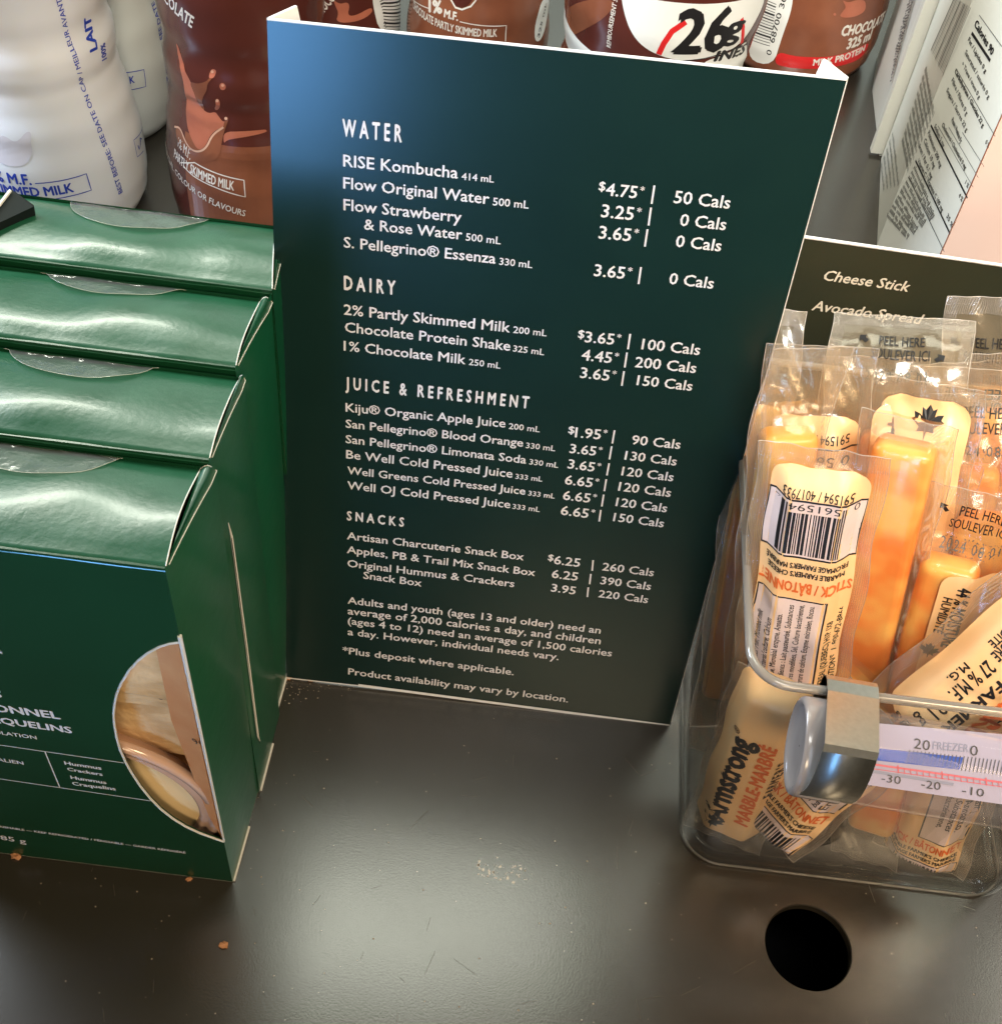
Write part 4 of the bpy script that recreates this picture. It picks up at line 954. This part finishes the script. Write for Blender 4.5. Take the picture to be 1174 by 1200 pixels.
    def front_label(s, s0_, f=1.0, lw=1.15, deg=90, parts=('brand', 'facts'), brand_s=None):
        k = Acc(); s.patch(k, -lw, lw, s0_, s0_ + 9 * f, .03, .45); k.mk('label', m_clabel, s.root, smooth_=True)
        k = Acc()
        if 'brand' in parts:
            s.text(k, "Armstrong", -lw * .12, s0_ + .75 * f, 5.2 * f, 90, .72, .05); s.leaf(k, -lw * .42, s0_ + .55 * f, .42); s.text(k, "FARMER'S", lw * .86, s0_ + 2.9 * f, 2.2 * f, 90, .22, .03, space=1.3)
            s.text(k, "\u00ae", -lw * .5, s0_ + 6.1 * f, .25, 90, .2)
        if 'facts' in parts:
            q = s0_ + 7.0 * f
            s.text(k, "44 % MOISTURE", -lw * .45, q + .1, 1.8 * f, -90 if deg < 0 else 90, .26, .02); s.text(k, "HUMIDIT\u00c9", -lw * .1, q + .1, 1.2 * f, 90, .2, .02)
        k.mk('lettering', m_black, s.root)
        k = Acc()
        if 'brand' in parts: s.text(k, "MARBLE-MARBR\u00c9", lw * .52, s0_ + 1.1 * f, 5.0 * f, 90, .42, .04)
        if k.V: k.mk('orange_lettering', m_corange, s.root)
    def leaf(s, acc, w0, s0_, r, off=.045):
        prof = [(0, -1), (.08, -.45), (.5, -.5), (.42, -.25), (.95, .1), (.75, .2), (.85, .5), (.5, .42), (.35, .3), (.42, .8), (.2, .65), (0, 1.0)]
        pr = prof + [(-x, y) for x, y in reversed(prof[1:-1])]
        acc.add([s.pt(w0 + x * r, s0_ + y * r, off) for x, y in pr] + [s.pt(w0, s0_, off)], [(len(pr), i, (i + 1) % len(pr)) for i in range(len(pr))])
    def arrow(s, acc, w0, s0_, r, rot, off=.04):
        P = [(0, 1), (.9, .05), (.38, .05), (.38, -.9), (-.38, -.9), (-.38, .05), (-.9, .05)]; c, n = math.cos(rot), math.sin(rot)
        acc.add([s.pt(w0 + (x * c - y * n) * r, s0_ + (x * n + y * c) * r, off) for x, y in P] , [(0, 1, 6), (2, 3, 4, 5)])
    def peel(s, s0_, w0=-1.0, wid=1.5, date=True, arrows=True, deg=0, face=1, h=.30):
        k = Acc()
        s.text(k, "PEEL HERE", w0 + (.18 if face == 1 else 0), s0_ + .42, wid * .78, deg, h, .008, .03, face=face); s.text(k, "SOULEVER ICI", w0, s0_, wid, deg, h, .008, .03, face=face)
        if arrows: s.arrow(k, w0 - .24, s0_ + .6, .16, .8); s.arrow(k, w0 + wid + .28, s0_ + .12, .16, -.9)
        k.mk('peel_lettering', m_black, s.root)
        if date:
            k = Acc(); rnd = random.Random(s.seed)
            s.text(k, "2024 08 01", w0 - .1, s0_ - .62, wid * 1.05, deg, .27, 0, .03, space=1.2)
            for _ in range(120):
                x = w0 + rnd.random() * wid * 1.1 - .1; y = s0_ - .7 + rnd.random() * .42; e = rnd.uniform(.012, .035); s.patch(k, x, x + e, y, y + e, .03)
            k.mk('date_stamp', m_gray, s.root)

def lbl(t): return 'wrapped marbled cheese stick ' + t
packs = {}
# back row first
p = Pack((1180, 352), 28.6, (1150, 800), 23.5, 14, lbl('standing at the right rear, tall clear tail against the sign'), roll=-.1, seed=3, hw=1.7, top=3.4, curl=.1); p.peel(p.L - 1.9, -1.1, 1.5)
p = Pack((914, 362), 28.3, (841, 830), 22.0, 15.2, lbl('leftmost of all, orange bar along the menu card edge'), seed=1, hw=.82, cw=.62, top=3.0, curl=.25, cheese=m_cheese2)
p = Pack((1150, 432), 26.8, (1110, 800), 22.5, 13, lbl('facing backwards so its peel lettering shows mirrored'), seed=9, hw=1.6, top=3.0); p.peel(p.L - 1.2, 1.3, 1.7, False, False, 0, h=.28) if False else None
k = Acc()
for st, so in (("PEEL HERE", .9), ("SOULEVER ICI", 1.3)):
    V_, F_, wd_ = text2d(st, .008); sx = 1.7 / wd_
    k.add([p.pt(.75 - x * sx, p.L - so + y * .3 / CAP, .03) for x, y in V_], [tuple(reversed(f)) for f in F_])
k.mk('peel_lettering', m_gray, p.root)
p = Pack((1062, 356), 26.6, (1005, 810), 20.9, 14.0, lbl('with the PEEL HERE tail standing upright below the sign'), seed=4, hw=1.9, top=3.6, roll=.05, curl=.42); p.peel(p.L - 1.55, -.75, 1.55)
k = Acc(); p.patch(k, -.55, 1.5, p.L - 6.0, p.L - 2.75, .03, .5); k.mk('label', m_clabel, p.root, smooth_=True)
k = Acc(); p.text(k, "44", -.12, p.L - 3.1, .45, -90, .34, .03); k.mk('lettering', m_black, p.root)
p = Pack((1088, 448), 25.2, (1035, 800), 21.4, 13, lbl('with a black maple leaf on its cream label'), seed=6, hw=1.5, top=1.6, roll=-.15, cheese=m_cheese)
k = Acc(); p.patch(k, -1.2, 1.2, p.L - 5.5, p.L - .45, .03, .5); k.mk('label', m_clabel, p.root, smooth_=True)
k = Acc(); p.leaf(k, .15, p.L - 1.05, .46); p.leaf(k, .05, p.L - 1.85, .26); k.mk('lettering', m_black, p.root)
p = Pack((1118, 425), 28.0, (1092, 800), 24.2, 13.5, lbl('at the back, between the maple leaf label and the mirrored tail'), seed=21, hw=1.6, top=3.0, cheese=m_cheese2, roll=.2)
p = Pack((1208, 415), 27.4, (1182, 800), 23.6, 13.5, lbl('cut by the right edge of the photo in the middle row'), seed=22, hw=1.6, top=2.8, cheese=m_cheese)
p = Pack((1024, 418), 27.6, (1000, 800), 23.8, 13.5, lbl('hidden behind the upright peel tail, only film showing'), seed=23, hw=1.5, top=2.9, cheese=m_cheese)
p = Pack((1100, 535), 25.0, (1044, 830), 22.3, 12.5, lbl('between the bare yellow end and the 44% print'), seed=24, hw=1.2, top=1.2, cheese=m_cheese, roll=-.2)
p = Pack((962, 405), 26.0, (930, 800), 21.5, 13, lbl('behind the barcode package, rounded tail left of the upright one'), seed=8, hw=1.5, top=2.7)
k = Acc(); p.patch(k, -1.2, 1.2, p.L - 6, p.L - 2.0, .03, .4); k.mk('label', m_clabel, p.root, smooth_=True)
k = Acc(); p.text(k, "591594 / 4017933", .95, p.L - 2.45, 1.9, 180, .24); p.text(k, "0 561594", 1.0, p.L - 3.05, 1.9, 180, .3, 0); p.frame(k, -1.19, 1.19, p.L - 5.2, p.L - 2.8, .05); k.mk('lettering', m_black, p.root)
p = Pack((938, 408), 25.0, (882, 820), 21.0, 13.2, lbl('left of the barcode package, cloudy folded film above its pale end'), seed=2, hw=1.1, top=2.4, cheese=m_cheese2, cw=.78, side=.5, roll=.35)
p = Pack((1068, 490), 23.6, (996, 830), 20.9, 11.5, lbl('with a bare bright yellow end, right of the barcode package'), seed=5, hw=1.25, top=.75, cheese=m_cheese, cw=.82, roll=-.1)
p = Pack((1165, 468), 24.6, (1140, 800), 21, 13, lbl('at the right edge, upper peel tail with a stamped date'), seed=11, hw=1.75, top=3.4, curl=.15); p.peel(p.L - 1.05, -.95, 1.7)
p = Pack((1140, 575), 22.6, (1064, 830), 20.7, 11, lbl('with a deep orange bar and 44% MOISTURE print'), seed=7, hw=1.8, top=2.4, roll=.05); p.peel(p.L - 1.25, -.35, 1.5)
k = Acc(); p.patch(k, -.15, 1.7, p.L - 7, p.L - 2.4, .03, .45); k.mk('label', m_clabel, p.root, smooth_=True)
k = Acc(); p.text(k, "44 % MOISTURE", .32, p.L - 2.75, 2.2, -90, .34, .03); p.text(k, "HUMIDIT\u00c9", .02, p.L - 3.2, 1.3, -90, .24, .02); p.leaf(k, .05, p.L - 5.2, .3); k.mk('lettering', m_black, p.root)
# the front one with the barcode
p = Pack((966, 526), 22.4, (922, 800), 20.4, 11.8, lbl('in front with its barcode label upside down below the peeled end'), seed=0, hw=1.66, top=1.25, bot=1.2, cheese=m_cheese2, cw=.85)
p.back_label(p.L - .52, .80, 1.28)
# lying diagonally at the right
p = Pack((1350, 628), 20.6, (1052, 872), 18.9, 11.5, lbl('lying diagonally at the right with 27% and 21 g print'), seed=12, hw=1.75, top=2.0, bot=1.3, roll=.1, cheese=m_cheese2, s0cap=True)
k = Acc(); p.patch(k, -1.2, 1.5, .9, p.L - 2.2, .03, .4); k.mk('label', m_clabel, p.root, smooth_=True)
k = Acc(); L0 = p.L
for st, w_, s_, wd_, h_, b_ in (("44 % MOISTURE", -.35, L0 - 3.0, 2.0, .30, .02), ("HUMIDIT\u00c9", -.62, L0 - 3.5, 1.3, .22, .02), ("27 % M.F.", -.30, L0 - 5.2, 1.5, .38, .02), ("M.G.", -.62, L0 - 5.7, .7, .22, .02), ("21 g", -.30, L0 - 7.1, .9, .42, .01),
                                 ("FARMER'S", .30, L0 - 5.4, 2.6, .28, .03), ("KEEP REFRIGERATED", -.45, L0 - 8.3, 1.9, .2, .02), ("GARDER AU FROID", -.75, L0 - 8.3, 1.7, .2, .02)):
    p.text(k, st, w_, s_, wd_, -90, h_, b_)
p.leaf(k, 1.2, L0 - 6.3, .4); p.text(k, "Ingredients: Milk", 1.1, L0 - 7.2, 1.8, -90, .2, .01); k.mk('lettering', m_black, p.root)
k = Acc(); p.text(k, "MARBLE-MARBR\u00c9", .5 + .3, L0 - 2.6, 5.6, -90, .5, .05); k.mk('orange_lettering', m_corange, p.root)
# lower ones seen through the front wall
p = Pack((916, 795), 19.6, (848, 975), 19.05, 9.4, lbl('low at the bin corner with large black blackletter brand print'), seed=13, hw=1.35, top=.8, bot=1.1, cheese=m_cheese, cw=.8)
p.front_label(1.35, .90, 1.15, parts=('brand',))
p = Pack((1040, 838), 18.95, (862, 1000), 18.6, 7.4, lbl('slanting low behind the thermometer cap, barcode end down'), seed=14, hw=1.45, top=.8, bot=.6, roll=0)
k = Acc(); p.patch(k, -1.2, 1.2, .05, p.L - .8, .03, .2); k.mk('label', m_clabel, p.root, smooth_=True)
k = Acc(); p.patch(k, -1.15, 1.15, .1, 1.5, .038); p.patch(k, -.4, 1.1, 3.0, p.L - 1.2, .038); k.mk('label_panel', m_cpanel, p.root)
k = Acc(); p.frame(k, -1.18, 1.18, .1, 1.5, .05, .046); p.frame(k, -.4, 1.12, 3.0, p.L - 1.2, .045, .046)
rnd = random.Random(3); x = -.95
while x < .95:
    wd = rnd.choice((.03, .045, .08)); p.patch(k, x, x + wd, .2, 1.25, .046); x += wd + rnd.choice((.03, .05, .06))
p.text(k, "FROMAGE FARMER'S MARBR\u00c9", -1.0, 1.62, 2.0, 0, .2, .03); p.text(k, "MARBLE FARMER'S CHEESE", -1.0, 1.95, 2.0, 0, .2, .03)
for i in range(4): p.text(k, ("Annatto. Lait", "Substances", "bact\u00e9rienne,", "Enzyme")[i], .05 + i * .26, 3.2, 1.8, 90, .17, .01)
p.text(k, "H1P 1X8  1-800-672-8866", -.95, 3.2, 2.6, 90, .17, .02); k.mk('lettering', m_black, p.root)
k = Acc(); p.text(k, "STICK / B\u00c2TONNET", -1.1, 2.35, 2.2, 0, .42, .03); k.mk('orange_lettering', m_corange, p.root)
p = Pack((1120, 880), 19.0, (1066, 1028), 18.5, 6.4, lbl('low at the right, barcode end on the bin floor'), seed=15, hw=1.5, top=.8, bot=.7)
k = Acc(); p.patch(k, -1.15, 1.15, .1, p.L - .7, .03, .2); k.mk('label', m_clabel, p.root, smooth_=True)
k = Acc(); p.patch(k, -1.1, 1.1, .12, .95, .038); p.patch(k, -.2, 1.1, 2.3, p.L - 1.2, .038); k.mk('label_panel', m_cpanel, p.root)
k = Acc(); p.frame(k, -1.13, 1.13, .12, .95, .05, .046); p.frame(k, -.2, 1.12, 2.3, p.L - 1.2, .045, .046)
x = -.75
while x < .7:
    wd = rnd.choice((.03, .045, .08)); p.patch(k, x, x + wd, .18, .8, .046); x += wd + rnd.choice((.03, .05, .06))
p.text(k, "FROMAGE FARMER'S MARBR\u00c9", -1.05, 1.06, 2.1, 0, .19, .03); p.text(k, "MARBLE FARMER'S CHEESE", -1.05, 1.36, 2.1, 0, .19, .03)
for i in range(4): p.text(k, ("bact\u00e9rienne,", "Substances", "Annatto.", "Lait past")[i], .2 + i * .26, p.L - 1.4, 1.8, -90, .19, .01)
k.mk('lettering', m_black, p.root)
k = Acc(); p.text(k, "STICK / B\u00c2TONNET", -1.1, 1.72, 2.2, 0, .38, .03); k.mk('orange_lettering', m_corange, p.root)
p = Pack((1042, 880), 19.6, (1005, 1025), 18.8, 6.6, lbl('low in the middle, bare clear tail toward the bin front'), seed=16, hw=1.1, top=.8, bot=2.2, cw=.74, cheese=m_cheese)

p = Pack((968, 842), 20.5, (915, 985), 20.0, 8.5, lbl('low between the brand print and the slanted barcode package'), seed=25, hw=1.3, top=.8, bot=1.0, cheese=m_cheese)
p = Pack((1098, 862), 20.6, (1085, 1000), 20.0, 8.5, lbl('low behind the one standing on its barcode end'), seed=26, hw=1.3, top=.8, bot=1.0, cheese=m_cheese)

# ================================================================== THERMOMETER
def o_(x, y, yy): return at_y((960 + x / 4.617, 820 + y / 4.617), yy)
ta = at_y((948, 876), 16.55); tb = at_y((1174, 915), 16.55)
ax = (tb - ta).normalized()
th = empty('fridge_thermometer', ta, 'clear tube fridge thermometer with blue scale clipped to the bin rim', 'thermometer')
e1 = (EYE - ta); e1 = (e1 - ax * e1.dot(ax)).normalized(); e2 = ax.cross(e1)
if e2.z < 0: e2 = -e2
R1, R2 = .78, 1.24
def tubular(t0, t1, r1, r2, prof=None, n=40, m=12):
    V = []; Fc = []
    for j in range(m + 1):
        t = j / m; k = prof(t) if prof else 1
        for q in range(n):
            A = 2 * math.pi * q / n; V.append(ta + ax * (t0 + (t1 - t0) * t) + (e1 * math.cos(A) * r1 + e2 * math.sin(A) * r2) * k)
    for j in range(m):
        for q in range(n): Fc.append((j * n + q, j * n + (q + 1) % n, (j + 1) * n + (q + 1) % n, (j + 1) * n + q))
    return V, Fc
mk('tube', *tubular(.5, 11, R1, R2), m_tube, th, smooth_=True)
V = []; Fc = []; nn_ = 40
rings = [(.9, 1.05), (-.15, 1.05), (-.30, 1.04), (-.38, 1.0), (-.40, .93), (-.35, .86), (-.29, .80), (-.27, .4), (-.27, .02)]
for t, k in rings:
    for q in range(nn_):
        A = 2 * math.pi * q / nn_; V.append(ta + ax * t + (e1 * math.cos(A) * R1 + e2 * math.sin(A) * R2) * k)
for j in range(len(rings) - 1):
    for q in range(nn_): Fc.append((j * nn_ + q, (j + 1) * nn_ + q, (j + 1) * nn_ + (q + 1) % nn_, j * nn_ + (q + 1) % nn_))
Fc.append(tuple((len(rings) - 1) * nn_ + q for q in range(nn_)))
mk('end_cap', V, Fc, m_cap, th, smooth_=True)
# clip: a sprung steel band that hooks over the rim
def zy(px, py, yy): p_ = at_y((px, py), yy); return (yy, p_.z)
fold = zy(1000, 877, 15.75)
prof_c = [(18.30, 10.9), (18.30, 12.05), (18.22, 12.20), (18.05, 12.27), (17.72, 12.24)]
for k in range(1, 6): t = k / 5; prof_c.append((17.72 + (fold[0] - 17.72) * t, 12.24 + (fold[1] - 12.24) * t))
low1, low2, low3 = (15.42, fold[1] - .75), (15.62, fold[1] - 1.45), (15.72, fold[1] - 2.55)
def bez(p0, p1, p2, t): return tuple((1 - t) ** 2 * a_ + 2 * t * (1 - t) * b_ + t * t * c_ for a_, b_, c_ in zip(p0, p1, p2))
nfl = len(prof_c)
for k in range(1, 17): prof_c.append(bez(fold, (14.78, fold[1] - 1.55), low3, k / 16))
hwid = .69; cx0 = at_y((1001, 850), 16.9).x; V = []; Fc = []
for ic, (y_, z_) in enumerate(prof_c):
    shx = -.40 * max(0, min(1, (ic - 4) / 5)) - .16 * max(0, (ic - 9) / 16)
    for w_ in (-hwid, hwid): V.append((cx0 + shx + ax.x * w_, y_ + ax.y * w_, z_ + ax.z * w_))
k_ = len(prof_c)
V2 = [(x, y - 0.0, z - .05) if i < 2 * nfl else (x, y + .05, z) for i, (x, y, z) in enumerate(V)]
for i in range(k_ - 1):
    b = 2 * i; Fc.append((b, b + 1, b + 3, b + 2)); Fc.append((2 * k_ + b, 2 * k_ + b + 2, 2 * k_ + b + 3, 2 * k_ + b + 1))
    Fc.append((b, b + 2, 2 * k_ + b + 2, 2 * k_ + b)); Fc.append((b + 1, 2 * k_ + b + 1, 2 * k_ + b + 3, b + 3))
clip = mk('clip', V + V2, Fc, m_steel, th)
for i, p_ in enumerate(clip.data.polygons): p_.use_smooth = (i // 4) >= nfl
# scale card lying inside the tube, facing out
SC = ta + e1 * .25; NS = e1
def osc(x, y): return on_plane((960 + x / 4.617, 820 + y / 4.617), SC, NS)
crn = [osc(60, 432), osc(1500, 640), osc(1500, 232), osc(60, 105)]
V, Fc = slab_vf(crn, NS, .04); sc_ = mk('scale_card', V, Fc, m_scale, th)
a = Acc(); a.add([osc(60, 300) + NS * .015, osc(755, 378) + NS * .015, osc(775, 312) + NS * .015, osc(60, 235) + NS * .015], [(0, 1, 2, 3)]); a.mk('blue_band', m_scaleblue, th)
a = Acc(); a.add([osc(280, 395) + NS * .015, osc(720, 465) + NS * .015, osc(725, 450) + NS * .015, osc(290, 380) + NS * .015], [(0, 1, 2, 3)])
line_text(a, "FREEZER", osc(610, 268), osc(803, 284), NS, height=.20, bold=0, off=.03); a.mk('grey_print', mat('scale_grey', (0.22, 0.24, 0.34), 0.4), th)
a = Acc()
for k in range(60):
    x = 478 + k * 21; y = 300 + (x - 478) * .114; strip(a, osc(x + 8, y - 28), osc(x - 8, y + 42 + (0 if k < 14 else 8)), NS, .022, .03)
line_text(a, "20", osc(505, 262), osc(592, 276), NS, height=.26, off=.03, bold=0); line_text(a, "0", osc(808, 300), osc(852, 305), NS, height=.26, off=.03, bold=0); line_text(a, "20", osc(1140, 340), osc(1225, 352), NS, height=.26, off=.03, bold=0)
for st, x0, y0, x1, y1 in (("-30", 330, 442, 435, 458), ("-20", 545, 474, 650, 490), ("-10", 765, 508, 885, 526), ("0", 1010, 545, 1050, 551)): line_text(a, st, osc(x0, y0), osc(x1, y1), NS, height=.20, off=.03, bold=0)
a.mk('scale_marks', m_black, th)
a = Acc(); strip(a, osc(280, 348), osc(1400, 506), NS, .05, .03); strip(a, osc(280, 372), osc(1400, 530), NS, .02, .03)
for k in range(40):
    x = 420 + k * 34; y = 368 + (x - 420) * .141; strip(a, osc(x, y - (14 if k % 7 == 0 else 4)), osc(x + 4, y + 28), NS, .022 + .02 * (k % 7 == 0), .03)
a.mk('red_scale', m_redink, th)

# ================================================================== CRUMBS
def crumb(q, r, label, seed):
    rnd = random.Random(seed); p = at_z(q); bm = bmesh.new(); bmesh.ops.create_icosphere(bm, subdivisions=2, radius=1)
    V = []
    for v in bm.verts:
        d = v.co.copy(); k = 1 + .35 * math.sin(d.x * 5 + seed) * math.sin(d.y * 6 + seed * 2) + .15 * rnd.uniform(-1, 1)
        V.append(p + Vector((d.x * 1.3, d.y, d.z * .7)) * k * r + Vector((0, 0, r * .6)))
    bm.verts.index_update(); Fc = [tuple(v.index for v in f.verts) for f in bm.faces]; bm.free()
    o = mk('crumb', V, Fc, m_crumb); return tag(o, label, 'crumb', 'crumbs on the shelf')
crumb((262, 1108), .11, 'small orange crumb alone on the shelf in front of the green box', 1)
crumb((20, 1004), .13, 'ragged brown crumb at the foot of the box by the left edge', 2)
crumb((222, 1031), .075, 'small brown crumb touching the front bottom edge of the box', 3)
for k, (q, r, l) in enumerate((((338, 795), .10, 'leftmost and largest of the tiny crumbs at the foot of the menu card'), ((352, 793), .06, 'smallest tiny crumb, second from the left at the menu card foot'), ((364, 797), .09, 'tiny crumb third from the left at the menu card foot'), ((372, 795), .07, 'rightmost of the tiny crumbs at the foot of the menu card'))): crumb(q, r, l, 10 + k)
# ---- prints and edges belong to the sheet that carries them (thing > part > sub-part)
def base(n): return n.split('.')[0]
OWNER = [({'barcode', 'lettering', 'orange_lettering', 'label_panel', 'small_print'}, ('label', 'body', 'board')),
         ({'heading', 'text_line', 'volume_text', 'price_text', 'divider_bar', 'calorie_text', 'top_edge', 'bottom_edge', 'cut_edge'}, ('board',)),
         ({'print_line', 'print_rule', 'window_cut_edge'}, ('front_panel',)), ({'lid_cut_edge'}, ('lid_panel',)), ({'tuck_flap_edge'}, ('tuck_flap',)), ({'seal_edge'}, ('clear_seal',)),
         ({'blue_band', 'grey_print', 'scale_marks', 'red_scale'}, ('scale_card',)),
         ({'splash_print', 'splash_highlight', 'splash_rim', 'white_badge', 'red_arc', 'red_band', 'deposit_text', 'barcode_strip', 'side_strip', 'strip_print', 'lower_label', 'nutrition_print', 'table_rule', 'fold_line'}, ('body',)),
         ({'peel_lettering', 'date_stamp', 'crimped_seal', 'wrapper_edge'}, ('wrapper',)), ({'code_print'}, ('inner_flap',))]
for r_ in [o for o in C.objects if o.type == 'EMPTY']:
    kids = list(r_.children)
    for k in kids:
        for names, owners in OWNER:
            if base(k.name) in names:
                for ow in owners:
                    c_ = [x for x in kids if base(x.name) == ow]
                    if c_: k.parent = c_[0]; break
                break
print('objects', len(bpy.data.objects), 'tris', sum(len(m.loop_triangles) or len(m.polygons) for m in bpy.data.meshes))
